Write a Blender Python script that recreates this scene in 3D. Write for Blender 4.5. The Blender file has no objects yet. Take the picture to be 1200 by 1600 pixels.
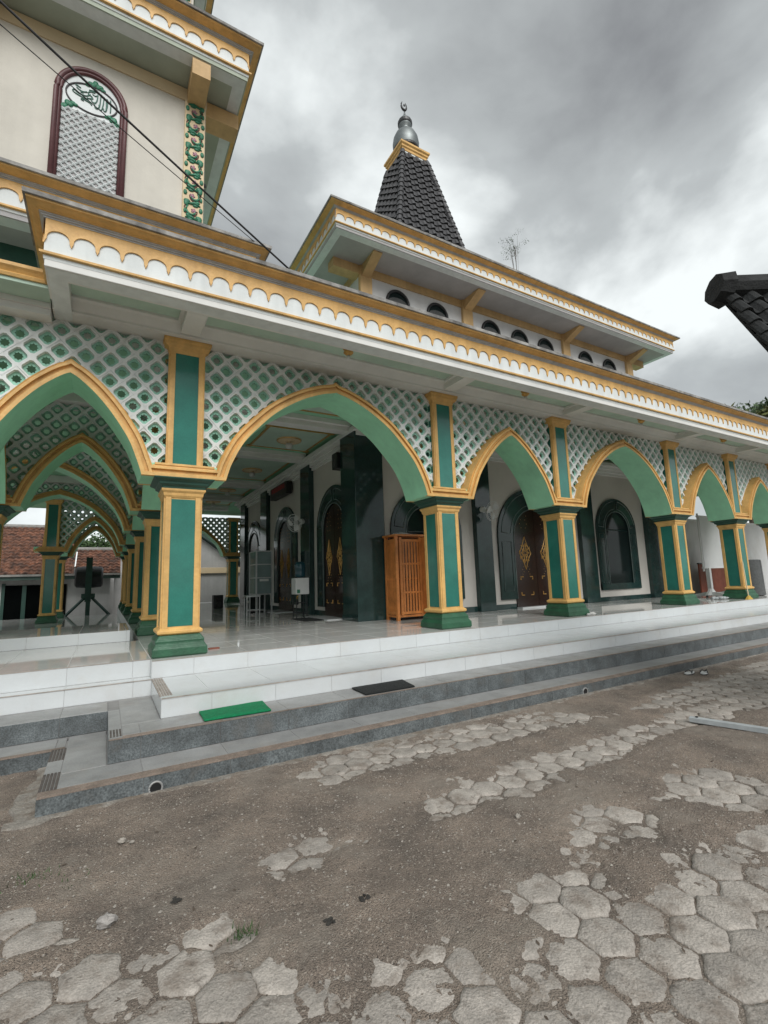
import bpy, bmesh, math, random
import numpy as np
from mathutils import Vector, Matrix, noise as mnoise
R = math.radians
random.seed(7)
SC = bpy.context.scene
COL = SC.collection

# ------------------------------------------------------------------ camera
CAM = Vector((-0.7621, -6.256, 1.4573))
YAW, PITCH, ROLL, FPX = 0.5299, 0.1418, -0.0324, 740.82
cd = bpy.data.cameras.new('camera')
cd.sensor_fit = 'HORIZONTAL'; cd.sensor_width = 36.0; cd.lens = FPX / 1200 * 36
cd.clip_start = 0.05; cd.clip_end = 3000
cam = bpy.data.objects.new('camera', cd); COL.objects.link(cam)
fw = Vector((math.sin(YAW) * math.cos(PITCH), math.cos(YAW) * math.cos(PITCH), math.sin(PITCH)))
rt = Vector((math.cos(YAW), -math.sin(YAW), 0)); up = rt.cross(fw)
r2 = rt * math.cos(ROLL) + up * math.sin(ROLL); u2 = -rt * math.sin(ROLL) + up * math.cos(ROLL)
cam.matrix_world = Matrix(((r2.x, u2.x, -fw.x, CAM.x), (r2.y, u2.y, -fw.y, CAM.y), (r2.z, u2.z, -fw.z, CAM.z), (0, 0, 0, 1)))
SC.camera = cam

# ------------------------------------------------------------------ world: overcast
SUN_EL, SUN_AZ = R(41), R(188)          # azimuth from +Y towards +X
w = bpy.data.worlds.new('World'); SC.world = w; w.use_nodes = True
nt = w.node_tree; nt.nodes.clear()
N = nt.nodes.new; L = nt.links.new
out = N('ShaderNodeOutputWorld'); bg = N('ShaderNodeBackground')
sky = N('ShaderNodeTexSky'); sky.sky_type = 'NISHITA'; sky.sun_disc = False
sky.sun_elevation = SUN_EL; sky.sun_rotation = SUN_AZ
tc = N('ShaderNodeTexCoord')
mp = N('ShaderNodeMapping'); mp.inputs['Scale'].default_value = (1.0, 1.0, 1.7); mp.inputs['Location'].default_value = (-0.4762, 0.59772, 4.24211)
n1 = N('ShaderNodeTexNoise'); n1.inputs['Scale'].default_value = 1.9; n1.inputs['Detail'].default_value = 7.0
n1.inputs['Roughness'].default_value = 0.5; n1.inputs['Distortion'].default_value = 0.15
cr = N('ShaderNodeValToRGB')
cr.color_ramp.elements[0].position = 0.29; cr.color_ramp.elements[0].color = (0.135, 0.139, 0.142, 1)
cr.color_ramp.elements[1].position = 0.62; cr.color_ramp.elements[1].color = (0.54, 0.566, 0.562, 1)
e = cr.color_ramp.elements.new(0.5); e.color = (0.292, 0.308, 0.308, 1)
sc_ = N('ShaderNodeVectorMath'); sc_.operation = 'SCALE'; sc_.inputs['Scale'].default_value = 0.1
mx = N('ShaderNodeMix'); mx.data_type = 'RGBA'; mx.inputs['Factor'].default_value = 0.94
L(tc.outputs['Generated'], mp.inputs['Vector']); L(mp.outputs['Vector'], n1.inputs['Vector'])
L(n1.outputs['Fac'], cr.inputs['Fac']); L(sky.outputs['Color'], sc_.inputs[0])
L(sc_.outputs['Vector'], mx.inputs['A']); L(cr.outputs['Color'], mx.inputs['B'])
L(mx.outputs['Result'], bg.inputs['Color']); bg.inputs['Strength'].default_value = 1.0
L(bg.outputs['Background'], out.inputs['Surface'])
sd = bpy.data.lights.new('sun', 'SUN'); sd.energy = 1.5; sd.angle = R(38); sd.color = (1.0, 0.985, 0.96)
sun = bpy.data.objects.new('sun', sd); COL.objects.link(sun)
sv = Vector((math.sin(SUN_AZ) * math.cos(SUN_EL), math.cos(SUN_AZ) * math.cos(SUN_EL), math.sin(SUN_EL)))
sun.rotation_euler = sv.to_track_quat('Z', 'Y').to_euler(); sun.location = (0, 0, 40)
vs = SC.view_settings
vs.view_transform = 'Standard'; vs.look = 'None'; vs.gamma = 1.0; vs.exposure = 0.88; vs.use_curve_mapping = False
SC.cycles.max_bounces = 10; SC.cycles.diffuse_bounces = 6; SC.cycles.glossy_bounces = 4

# ------------------------------------------------------------------ materials
def mat(name, col, rough=0.6, var=0.12, vscale=3.0, bump=0.0, bscale=40.0, spec=0.5, metal=0.0, col2=None, fine=0.0,
        fscale=120.0, rnd=0.0, emit=None, estr=0.0, streak=0.0, coat=0.0, trans=0.0):
    m = bpy.data.materials.new(name); m.use_nodes = True
    t = m.node_tree; b = t.nodes['Principled BSDF']; n = t.nodes.new; l = t.links.new
    b.inputs['Roughness'].default_value = rough; b.inputs['Metallic'].default_value = metal
    b.inputs['Specular IOR Level'].default_value = spec; b.inputs['Coat Weight'].default_value = coat
    b.inputs['Coat Roughness'].default_value = 0.04
    if trans: b.inputs['Transmission Weight'].default_value = trans
    geo = n('ShaderNodeNewGeometry'); pos = geo.outputs['Position']
    c2 = col2 or tuple(max(0, c * (1 - var * 2.2)) for c in col)
    nz = n('ShaderNodeTexNoise'); nz.inputs['Scale'].default_value = vscale; nz.inputs['Detail'].default_value = 6; nz.inputs['Roughness'].default_value = 0.65
    l(pos, nz.inputs['Vector'])
    rp = n('ShaderNodeMapRange'); rp.inputs['From Min'].default_value = 0.35; rp.inputs['From Max'].default_value = 0.7
    l(nz.outputs['Fac'], rp.inputs['Value'])
    mx = n('ShaderNodeMix'); mx.data_type = 'RGBA'
    mx.inputs['A'].default_value = (*col, 1); mx.inputs['B'].default_value = (*c2, 1); l(rp.outputs['Result'], mx.inputs['Factor'])
    cur = mx.outputs['Result']
    if fine:
        f = n('ShaderNodeTexNoise'); f.inputs['Scale'].default_value = fscale; f.inputs['Detail'].default_value = 3; l(pos, f.inputs['Vector'])
        fr = n('ShaderNodeMapRange'); fr.inputs['From Min'].default_value = 0.3; fr.inputs['From Max'].default_value = 0.7
        fr.inputs['To Min'].default_value = 1 - fine; fr.inputs['To Max'].default_value = 1 + fine; l(f.outputs['Fac'], fr.inputs['Value'])
        hm = n('ShaderNodeVectorMath'); hm.operation = 'SCALE'; l(cur, hm.inputs[0]); l(fr.outputs['Result'], hm.inputs['Scale']); cur = hm.outputs['Vector']
    if streak:
        mpp = n('ShaderNodeMapping'); mpp.inputs['Scale'].default_value = (9, 9, 0.7); l(pos, mpp.inputs['Vector'])
        f = n('ShaderNodeTexNoise'); f.inputs['Scale'].default_value = 1.0; f.inputs['Detail'].default_value = 5; l(mpp.outputs['Vector'], f.inputs['Vector'])
        fr = n('ShaderNodeMapRange'); fr.inputs['From Min'].default_value = 0.42; fr.inputs['From Max'].default_value = 0.75
        fr.inputs['To Min'].default_value = 1.0; fr.inputs['To Max'].default_value = 1 - streak; l(f.outputs['Fac'], fr.inputs['Value'])
        hm = n('ShaderNodeVectorMath'); hm.operation = 'SCALE'; l(cur, hm.inputs[0]); l(fr.outputs['Result'], hm.inputs['Scale']); cur = hm.outputs['Vector']
    if rnd:
        oi = n('ShaderNodeObjectInfo'); fr = n('ShaderNodeMapRange'); fr.inputs['To Min'].default_value = 1 - rnd; fr.inputs['To Max'].default_value = 1 + rnd
        l(oi.outputs['Random'], fr.inputs['Value'])
        hm = n('ShaderNodeVectorMath'); hm.operation = 'SCALE'; l(cur, hm.inputs[0]); l(fr.outputs['Result'], hm.inputs['Scale']); cur = hm.outputs['Vector']
    l(cur, b.inputs['Base Color'])
    if rough < 0.9:
        rr = n('ShaderNodeMapRange'); rr.inputs['To Min'].default_value = max(0.02, rough * 0.8); rr.inputs['To Max'].default_value = min(1, rough * 1.35)
        l(nz.outputs['Fac'], rr.inputs['Value']); l(rr.outputs['Result'], b.inputs['Roughness'])
    if bump:
        bn = n('ShaderNodeTexNoise'); bn.inputs['Scale'].default_value = bscale; bn.inputs['Detail'].default_value = 5; l(pos, bn.inputs['Vector'])
        bp = n('ShaderNodeBump'); bp.inputs['Strength'].default_value = bump; bp.inputs['Distance'].default_value = 0.02
        l(bn.outputs['Fac'], bp.inputs['Height']); l(bp.outputs['Normal'], b.inputs['Normal'])
    if emit:
        b.inputs['Emission Color'].default_value = (*emit, 1); b.inputs['Emission Strength'].default_value = estr
    return m

M = dict(
    gold=mat('gold_paint', (0.76, 0.46, 0.155), 0.5, 0.12, 2.6, 0.25, 26, streak=0.2, fine=0.05, fscale=35),
    white=mat('white_paint', (0.74, 0.785, 0.785), 0.6, 0.06, 1.5, 0.1, 50, streak=0.12),
    soffit=mat('soffit_white', (0.74, 0.745, 0.72), 0.7, 0.07, 1.4, 0.05, 50),
    pale=mat('soffit_pale_green', (0.52, 0.68, 0.57), 0.7, 0.1, 1.2, 0.05, 40),
    ceil=mat('ceiling_green', (0.34, 0.66, 0.45), 0.65, 0.08, 1.2),
    mint=mat('mint_paint', (0.37, 0.76, 0.50), 0.5, 0.1, 1.6, 0.15, 30, streak=0.08),
    plate=mat('vent_mint', (0.30, 0.57, 0.45), 0.7, 0.12, 3, 0.08, 50),
    ventw=mat('vent_white', (0.76, 0.80, 0.795), 0.65, 0.08, 3, 0.08, 50),
    panel=mat('green_tile', (0.034, 0.19, 0.15), 0.10, 0.12, 2.2, 0.015, 14, fine=0.06, fscale=60),
    base=mat('green_base_paint', (0.03, 0.115, 0.06), 0.42, 0.2, 5, 0.3, 40),
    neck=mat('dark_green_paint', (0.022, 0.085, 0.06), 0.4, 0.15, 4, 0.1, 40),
    granite=mat('dark_granite', (0.022, 0.052, 0.049), 0.09, 0.2, 3, fine=0.35, fscale=160),
    granb=mat('granite_border', (0.16, 0.21, 0.205), 0.2, 0.2, 3),
    wall=mat('beige_wall', (0.60, 0.57, 0.53), 0.6, 0.05, 1.0, 0.05, 60),
    cream=mat('cream_wall', (0.64, 0.61, 0.54), 0.75, 0.08, 0.9, 0.12, 40, streak=0.05),
    creamp=mat('cream_pilaster', (0.70, 0.56, 0.36), 0.7, 0.06, 2, 0.06, 60),
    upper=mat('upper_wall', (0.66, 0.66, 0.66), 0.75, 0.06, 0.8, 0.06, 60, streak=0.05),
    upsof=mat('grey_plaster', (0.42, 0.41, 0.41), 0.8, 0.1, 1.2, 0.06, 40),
    cap=mat('weathered_concrete', (0.40, 0.39, 0.37), 0.9, 0.1, 3, 0.4, 30, col2=(0.13, 0.125, 0.12), streak=0.45),
    step=mat('stepped_grey_mould', (0.52, 0.53, 0.54), 0.7, 0.1, 3, streak=0.15),
    maroon=mat('maroon_paint', (0.115, 0.035, 0.038), 0.45, 0.15, 3, 0.1, 30),
    brown=mat('scroll_brown', (0.10, 0.035, 0.03), 0.6),
    leafg=mat('leaf_paint', (0.03, 0.21, 0.115), 0.5, 0.2, 20),
    pink=mat('flower_paint', (0.50, 0.26, 0.33), 0.6, 0.2, 20),
    ink=mat('calligraphy_green', (0.09, 0.20, 0.16), 0.6),
    oval=mat('oval_dark', (0.08, 0.075, 0.08), 0.6),
    wtile=mat('white_tile', (0.58, 0.605, 0.612), 0.14, 0.04, 1.5, fine=0.02, rnd=0.025),
    ftile=mat('floor_tile', (0.62, 0.615, 0.59), 0.045, 0.05, 1.2, fine=0.03, fscale=60, rnd=0.02),
    gris=mat('grey_granite_tile', (0.135, 0.152, 0.157), 0.32, 0.25, 6, fine=0.45, fscale=90, rnd=0.08),
    gtread=mat('grey_tread_tile', (0.31, 0.312, 0.308), 0.42, 0.15, 3, fine=0.12, fscale=90, rnd=0.05, bump=0.03, bscale=200),
    nosew=mat('pale_nosing', (0.40, 0.35, 0.31), 0.6, 0.2, 8),
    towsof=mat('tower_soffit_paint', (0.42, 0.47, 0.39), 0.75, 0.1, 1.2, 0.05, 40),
    nose=mat('brown_nosing', (0.25, 0.20, 0.165), 0.6, 0.2, 8, fine=0.2),
    nosed=mat('dark_nosing', (0.11, 0.095, 0.085), 0.6, 0.2, 8),
    grout=mat('pale_grout', (0.60, 0.60, 0.585), 0.9, 0.1, 6),
    core=mat('mortar', (0.26, 0.255, 0.25), 0.9, 0.1, 6, 0.2, 60),
    dirt=mat('courtyard_dirt', (0.275, 0.222, 0.178), 0.95, 0.1, 2.3, 1.0, 130, col2=(0.125, 0.104, 0.087), fine=0.42, fscale=210),
    far=mat('far_ground', (0.16, 0.14, 0.11), 0.95, 0.15, 1.3),
    paver=mat('concrete_paver', (0.40, 0.365, 0.325), 0.9, 0.18, 9, 0.5, 90, fine=0.2, fscale=140, rnd=0.14),
    pebble=mat('pebble', (0.36, 0.33, 0.29), 0.9, 0.2, 30, 0.3, 90),
    apron=mat('crumbled_concrete', (0.31, 0.285, 0.25), 0.95, 0.2, 9, 0.8, 60, fine=0.2),
    tilek=mat('black_roof_tile', (0.062, 0.062, 0.066), 0.55, 0.25, 5, 0.2, 40),
    tileb=mat('near_black_tile', (0.011, 0.013, 0.0135), 0.8, 0.3, 9, 0.4, 40),  # near-black base colour for tiles, ridge and deck
    tiler=mat('clay_roof_tile', (0.19, 0.08, 0.045), 0.8, 0.25, 3.2, 0.2, 40, col2=(0.035, 0.027, 0.024), fine=0.6, fscale=5),
    steel=mat('dome_steel', (0.23, 0.25, 0.25), 0.48, 0.1, 3, metal=1.0),
    darkm=mat('dark_metal', (0.03, 0.03, 0.032), 0.4),
    wood=mat('orange_wood', (0.70, 0.26, 0.07), 0.35, 0.18, 6, 0.08, 30, streak=0.25),
    wooddk=mat('dark_door_wood', (0.028, 0.0125, 0.009), 0.16, 0.2, 4, streak=0.2),
    gild=mat('gilded', (0.62, 0.36, 0.10), 0.35, 0.15, 8, metal=0.3),
    glassd=mat('dark_glass', (0.012, 0.022, 0.022), 0.06, 0.1, 2, spec=0.2),
    black=mat('black_plastic', (0.012, 0.013, 0.014), 0.4, 0.1, 5),
    plastic=mat('white_plastic', (0.66, 0.67, 0.66), 0.35, 0.05, 4),
    alu=mat('aluminium', (0.52, 0.54, 0.54), 0.32, 0.08, 6, metal=0.7),
    glass=mat('display_glass', (0.20, 0.27, 0.27), 0.06, 0.1, 3),
    bottle=mat('blue_bottle', (0.02, 0.07, 0.09), 0.08, 0.1, 5),
    red=mat('led_red', (0.2, 0.01, 0.01), 0.5, emit=(0.9, 0.03, 0.04), estr=0.015),
    carpet=mat('grey_carpet', (0.11, 0.115, 0.115), 0.95, 0.15, 20, 0.3, 200),
    redpan=mat('red_brown_board', (0.24, 0.065, 0.035), 0.6, 0.1, 5),
    board=mat('whiteboard', (0.62, 0.63, 0.63), 0.3, 0.04, 3),
    matg=mat('green_mat', (0.0, 0.255, 0.095), 0.95, 0.15, 30, 0.8, 260, fine=0.25, fscale=300),
    matk=mat('black_mat', (0.014, 0.017, 0.017), 0.95, 0.15, 30, 0.8, 260),
    rubber=mat('sandal_sole', (0.6, 0.61, 0.6), 0.7, 0.1, 20),
    pole=mat('pale_pole', (0.42, 0.45, 0.46), 0.5, 0.15, 5),
    rock=mat('rock', (0.34, 0.32, 0.30), 0.9, 0.25, 12, 0.7, 40),
    yellow=mat('broom_yellow', (0.55, 0.36, 0.07), 0.8),
    cloth=mat('pale_cloth', (0.62, 0.62, 0.60), 0.9, 0.1, 9),
    brick=mat('brick_red', (0.26, 0.09, 0.06), 0.9, 0.2, 20),
    stand=mat('stand_green', (0.014, 0.06, 0.045), 0.45, 0.15, 5),
    house=mat('house_wall', (0.46, 0.46, 0.45), 0.85, 0.1, 1.2, streak=0.1),
    eave=mat('house_eave_green', (0.06, 0.10, 0.085), 0.7),
    leaf=mat('tree_leaf', (0.055, 0.105, 0.028), 0.6, 0.3, 2.5, col2=(0.022, 0.05, 0.014)),
    leafy=mat('tree_leaf_yellow', (0.16, 0.16, 0.04), 0.6, 0.3, 2.5, col2=(0.05, 0.07, 0.02)),
    bark=mat('bark', (0.10, 0.075, 0.055), 0.9, 0.2, 8, 0.5, 30),
    cable=mat('cable_black', (0.012, 0.012, 0.013), 0.6),
    zinc=mat('grey_fascia_board', (0.30, 0.29, 0.27), 0.8, 0.2, 4),
    ochre=mat('ochre_trim', (0.62, 0.41, 0.19), 0.6, 0.12, 2.2, 0.15, 30, streak=0.15),
    void=mat('doorway_shade_black', (0.004, 0.005, 0.005), 1.0, spec=0.0),
    debris=mat('debris_dark', (0.03, 0.028, 0.024), 0.9),
)

def stain(m, col, scale, lo, hi, detail=8.0):      # dirt film lying in patches on a surface
    t = m.node_tree; b = t.nodes['Principled BSDF']; src = b.inputs['Base Color'].links[0].from_socket; n = t.nodes.new
    g = n('ShaderNodeNewGeometry'); z = n('ShaderNodeTexNoise'); z.inputs['Scale'].default_value = scale; z.inputs['Detail'].default_value = detail; z.inputs['Roughness'].default_value = 0.7
    r = n('ShaderNodeMapRange'); r.inputs['From Min'].default_value = lo; r.inputs['From Max'].default_value = hi
    x = n('ShaderNodeMix'); x.data_type = 'RGBA'; x.inputs['B'].default_value = (*col, 1)
    t.links.new(g.outputs['Position'], z.inputs['Vector']); t.links.new(z.outputs['Fac'], r.inputs['Value']); t.links.new(r.outputs['Result'], x.inputs['Factor'])
    t.links.new(src, x.inputs['A']); t.links.new(x.outputs['Result'], b.inputs['Base Color'])
stain(M['paver'], (0.18, 0.148, 0.12), 5.0, 0.50, 0.68); stain(M['paver'], (0.10, 0.085, 0.07), 16.0, 0.58, 0.72); stain(M['paver'], (0.50, 0.46, 0.40), 11.0, 0.64, 0.72)
stain(M['dirt'], (0.42, 0.375, 0.32), 70.0, 0.58, 0.66, 3.0); stain(M['dirt'], (0.06, 0.05, 0.042), 88.0, 0.58, 0.66, 3.0); stain(M['dirt'], (0.28, 0.245, 0.205), 1.6, 0.50, 0.72); stain(M['dirt'], (0.14, 0.116, 0.096), 0.9, 0.56, 0.80)
stain(M['wtile'], (0.50, 0.49, 0.46), 2.4, 0.50, 0.95); stain(M['gris'], (0.20, 0.19, 0.175), 3.0, 0.55, 0.9); stain(M['base'], (0.05, 0.07, 0.05), 30.0, 0.66, 0.72); stain(M['upper'], (0.50, 0.48, 0.45), 1.2, 0.5, 0.9)
stain(M['gold'], (0.50, 0.27, 0.085), 7.0, 0.56, 0.80); stain(M['panel'], (0.09, 0.17, 0.14), 26.0, 0.70, 0.74); stain(M['ventw'], (0.52, 0.54, 0.52), 6.0, 0.52, 0.8); stain(M['mint'], (0.32, 0.66, 0.44), 2.6, 0.5, 0.75)
stain(M['gtread'], (0.25, 0.225, 0.195), 2.2, 0.50, 0.85); stain(M['gtread'], (0.17, 0.155, 0.14), 9.0, 0.62, 0.8)
stain(M['apron'], (0.17, 0.14, 0.11), 7.0, 0.45, 0.62)

# ------------------------------------------------------------------ mesh helpers
class MB:
    def __init__(s): s.v = []; s.f = []
    def add(s, vs, fs):
        o = len(s.v); s.v += [tuple(p) for p in vs]; s.f += [tuple(i + o for i in f) for f in fs]; return s
    def box(s, x0, x1, y0, y1, z0, z1):
        return s.add([(x0, y0, z0), (x1, y0, z0), (x1, y1, z0), (x0, y1, z0), (x0, y0, z1), (x1, y0, z1), (x1, y1, z1), (x0, y1, z1)],
                     [(0, 3, 2, 1), (4, 5, 6, 7), (0, 1, 5, 4), (1, 2, 6, 5), (2, 3, 7, 6), (3, 0, 4, 7)])
    def frus(s, cx, cy, prof):            # square stack: prof = [(halfwidth, z)...]
        vs = []; fs = []
        for h, z in prof: vs += [(cx - h, cy - h, z), (cx + h, cy - h, z), (cx + h, cy + h, z), (cx - h, cy + h, z)]
        for k in range(len(prof) - 1):
            for i in range(4):
                j = (i + 1) % 4; fs.append((4 * k + i, 4 * k + j, 4 * k + 4 + j, 4 * k + 4 + i))
        fs.append((3, 2, 1, 0)); n = 4 * (len(prof) - 1); fs.append((n, n + 1, n + 2, n + 3))
        return s.add(vs, fs)
    def lathe(s, prof, cx, cy, seg=24, cap=True):
        vs = []; fs = []; n = len(prof)
        for r, z in prof:
            for i in range(seg):
                a = 2 * math.pi * i / seg; vs.append((cx + r * math.cos(a), cy + r * math.sin(a), z))
        for k in range(n - 1):
            for i in range(seg):
                j = (i + 1) % seg; fs.append((k * seg + i, k * seg + j, (k + 1) * seg + j, (k + 1) * seg + i))
        if cap: fs.append(tuple(range(seg))[::-1]); fs.append(tuple(range((n - 1) * seg, n * seg)))
        return s.add(vs, fs)
    def tube(s, pts, r, seg=6, closed=False, ry=None):
        pts = [Vector(p) for p in pts]; n = len(pts); vs = []; fs = []
        for k in range(n):
            a = pts[k - 1] if (k or closed) else pts[0]; b = pts[(k + 1) % n] if (k < n - 1 or closed) else pts[-1]
            d = (b - a).normalized()
            u = d.cross(Vector((0, 0, 1)))
            if u.length < 0.05: u = d.cross(Vector((0, 1, 0)))
            u.normalize(); v = u.cross(d); rr = r[k] if isinstance(r, (list, tuple)) else r
            for i in range(seg):
                t = 2 * math.pi * i / seg; vs.append(pts[k] + (u * math.cos(t) + v * math.sin(t)) * rr)
        for k in range(n if closed else n - 1):
            k2 = (k + 1) % n
            for i in range(seg):
                j = (i + 1) % seg; fs.append((k * seg + i, k * seg + j, k2 * seg + j, k2 * seg + i))
        if not closed: fs.append(tuple(range(seg))[::-1]); fs.append(tuple(range((n - 1) * seg, n * seg)))
        return s.add(vs, fs)
    def extr(s, poly, fn, a, b):           # 2-D polygon (u,v) extruded between depths a,b via fn(u,v,d)
        n = len(poly); vs = [fn(u, v, a) for u, v in poly] + [fn(u, v, b) for u, v in poly]
        fs = [tuple(range(n)), tuple(range(2 * n - 1, n - 1, -1))] + [(i, n + i, n + (i + 1) % n, (i + 1) % n) for i in range(n)]
        return s.add(vs, fs)
    def strip(s, A, B, closed=False):      # quad strip between two polylines
        n = len(A); return s.add(list(A) + list(B), [(i, (i + 1) % n, n + (i + 1) % n, n + i) for i in range(n if closed else n - 1)])
    def ell(s, c, r, seg=8, rings=5, rotz=0.0):
        vs = []; fs = []
        for k in range(rings + 1):
            p = math.pi * k / rings
            for i in range(seg):
                a = 2 * math.pi * i / seg
                q = Vector((r[0] * math.sin(p) * math.cos(a), r[1] * math.sin(p) * math.sin(a), r[2] * math.cos(p)))
                q.rotate(Matrix.Rotation(rotz, 3, 'Z')); vs.append(Vector(c) + q)
        for k in range(rings):
            for i in range(seg):
                j = (i + 1) % seg; fs.append((k * seg + i, (k + 1) * seg + i, (k + 1) * seg + j, k * seg + j))
        return s.add(vs, fs)
    def mesh(s, name, m, smooth=False):
        me = bpy.data.meshes.new(name); me.from_pydata(s.v, [], s.f); me.validate()
        bm = bmesh.new(); bm.from_mesh(me); bmesh.ops.remove_doubles(bm, verts=bm.verts, dist=1e-5)
        bmesh.ops.recalc_face_normals(bm, faces=bm.faces); bm.to_mesh(me); bm.free()
        me.materials.append(M[m] if isinstance(m, str) else m)
        if smooth: me.polygons.foreach_set('use_smooth', [True] * len(me.polygons))
        return me
    def build(s, name, m, parent=None, smooth=False, bevel=0.0, stuff=False, auto=False):
        o = link(name, s.mesh(name, m, smooth or auto), parent)
        if bevel:
            b = o.modifiers.new('bevel', 'BEVEL'); b.width = bevel; b.segments = 2; b.limit_method = 'ANGLE'; b.angle_limit = R(40)
        if stuff: o['kind'] = 'stuff'
        if auto: o.data.set_sharp_from_angle(angle=R(38))
        return o

def root_loc(p):
    v = Vector((0, 0, 0))
    while p is not None: v += p.location; p = p.parent
    return v
def link(name, me, parent=None):
    o = bpy.data.objects.new(name, me); COL.objects.link(o)
    if parent is not None:
        o.parent = parent; o.matrix_parent_inverse = Matrix.Translation(-ORIG.get(parent.name, Vector((0, 0, 0))))
    return o
ORIG = {}
def tag(o, label, cat, group=None):
    o['label'] = label; o['category'] = cat
    if group: o['group'] = group
    return o
def thing(name, loc, label, cat, group=None):
    e = bpy.data.objects.new(name, None); COL.objects.link(e); e.location = loc; e.empty_display_size = 0.3
    ORIG[e.name] = Vector(loc); return tag(e, label, cat, group)
def struct(o): o['kind'] = 'structure'; return o
def sub(name, parent, loc=None):           # a mesh-less part that gathers sub-parts is avoided: parts are meshes
    raise NotImplementedError

# ================================================================== SETTING: ground
FZ = 0.672; Z1, Z2, Z3 = 0.487, 0.319, 0.144
POLY = {
 'A': [(-1.01, -3.98), (-1.04, -3.79), (-0.8, -3.79), (-0.55, -3.87), (-0.44, -3.98), (-0.35, -4.14), (-0.15, -4.2), (0, -4.37), (0.15, -4.39), (0.3, -4.39), (0.5, -4.46), (0.56, -4.58), (0.62, -4.7), (0.83, -4.63), (0.77, -4.48), (0.91, -4.41), (1.15, -4.43), (1.32, -4.35), (1.53, -4.18), (1.8, -4.1), (2.03, -4.2), (2.1, -4.4), (1.9, -4.52), (1.63, -4.49), (1.4, -4.68), (1.41, -4.77), (1.81, -4.67), (2.21, -4.73), (2.65, -4.86), (2.9, -5.9), (-1.5, -5.9), (-1.5, -4.2)],
 'C': [(0.95, -3.67), (1.16, -3.4), (1.48, -3.38), (1.95, -3.35), (2.29, -3.35), (2.78, -3.34), (3.21, -3.34), (3.78, -3.29), (5.09, -3.22), (6.88, -3.13), (7.71, -3.26), (5.76, -3.91), (4.7, -3.71), (3.96, -3.66), (3.2, -3.64), (2.64, -3.68), (2.17, -3.65), (1.85, -3.81), (1.52, -3.79), (1.08, -3.75)],
 'D': [(0.38, -2.58), (0.7, -2.44), (1.2, -2.4), (1.76, -2.4), (2.58, -2.42), (3.26, -2.45), (3.82, -2.99), (3.13, -3.06), (2.27, -2.94), (1.42, -2.82), (0.74, -2.82)],
 'E': [(2.31, -4.24), (2.76, -4.11), (3.13, -4.18), (3.23, -4.65), (2.78, -4.81), (2.49, -4.49)],
 'F': [(4.18, -2.96), (5.85, -2.7), (8.16, -2.5), (12.5, -2.5), (12.5, -4.4), (7.95, -3.46), (6.8, -3.17), (4.95, -3.29)],
 'B': [(0.0, -3.66), (0.06, -3.55), (0.13, -3.45), (0.3, -3.34), (0.47, -3.44), (0.46, -3.57), (0.62, -3.62), (0.54, -3.74), (0.4, -3.68), (0.33, -3.75), (0.15, -3.76)],
 'G': [(-0.39, -4.01), (-0.35, -3.89), (-0.26, -3.88), (-0.19, -3.97), (-0.23, -4.07), (-0.32, -4.08)],
 'H': [(-1.18, -3.42), (-1.21, -3.27), (-0.96, -3.38), (-0.83, -3.6), (-0.93, -3.66), (-1.06, -3.62)],
 'I': [(-1.42, -2.12), (-1.57, -1.3), (-1.25, -1.34), (-1.14, -1.9), (-1.2, -2.2)]}
def pdist(x, y):                            # signed distance to the union of paver patches (positive inside)
    best = np.full(x.shape, -9.0)
    for P in POLY.values():
        P = np.array(P); ins = np.zeros(x.shape, bool); d = np.full(x.shape, 99.0)
        for i in range(len(P)):
            a = P[i]; b = P[(i + 1) % len(P)]; e = b - a
            t = np.clip(((x - a[0]) * e[0] + (y - a[1]) * e[1]) / (e @ e), 0, 1)
            d = np.minimum(d, np.hypot(x - a[0] - t * e[0], y - a[1] - t * e[1]))
            c = ((a[1] > y) != (b[1] > y)) & (x < (b[0] - a[0]) * (y - a[1]) / (b[1] - a[1] + 1e-12) + a[0]); ins ^= c
        best = np.maximum(best, np.where(ins, d, -d))
    return best
rng = np.random.default_rng(5)
def vnoise(x, y, s, seed):                  # smooth value noise
    g = np.random.default_rng(seed).random((256, 256)); X = x / s; Y = y / s
    i = np.floor(X).astype(int); j = np.floor(Y).astype(int); fx = X - i; fy = Y - j
    fx = fx * fx * (3 - 2 * fx); fy = fy * fy * (3 - 2 * fy); G = lambda a, b: g[a % 256, b % 256]
    return (G(i, j) * (1 - fx) + G(i + 1, j) * fx) * (1 - fy) + (G(i, j + 1) * (1 - fx) + G(i + 1, j + 1) * fx) * fy - 0.5
def dirt_h(x, y):
    d = pdist(x, y) + 0.10 * vnoise(x, y, 0.16, 1) + 0.10 * vnoise(x, y, 0.05, 2) + 0.16 * vnoise(x, y, 0.5, 9)
    k = np.clip((d + 0.06) / 0.14, 0, 1); k = k * k * (3 - 2 * k)
    h = 0.017 * (1 - k) - 0.0025 * k
    return h + 0.016 * vnoise(x, y, 0.35, 3) * (1 - 0.5 * k) + 0.006 * vnoise(x, y, 0.09, 4) + 0.007 * vnoise(x, y, 0.033, 6) + 0.006 * vnoise(x, y, 0.016, 7)
def grid(x0, x1, y0, y1, st):
    xs = np.linspace(x0, x1, int((x1 - x0) / st) + 1); ys = np.linspace(y0, y1, int((y1 - y0) / st) + 1)
    X, Y = np.meshgrid(xs, ys); Z = dirt_h(X, Y); n, m = X.shape
    v = np.stack([X, Y, Z], -1).reshape(-1, 3); k = np.arange((n - 1) * m).reshape(n - 1, m)[:, :-1].ravel()
    return v, np.stack([k, k + 1, k + m + 1, k + m], 1)
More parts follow.
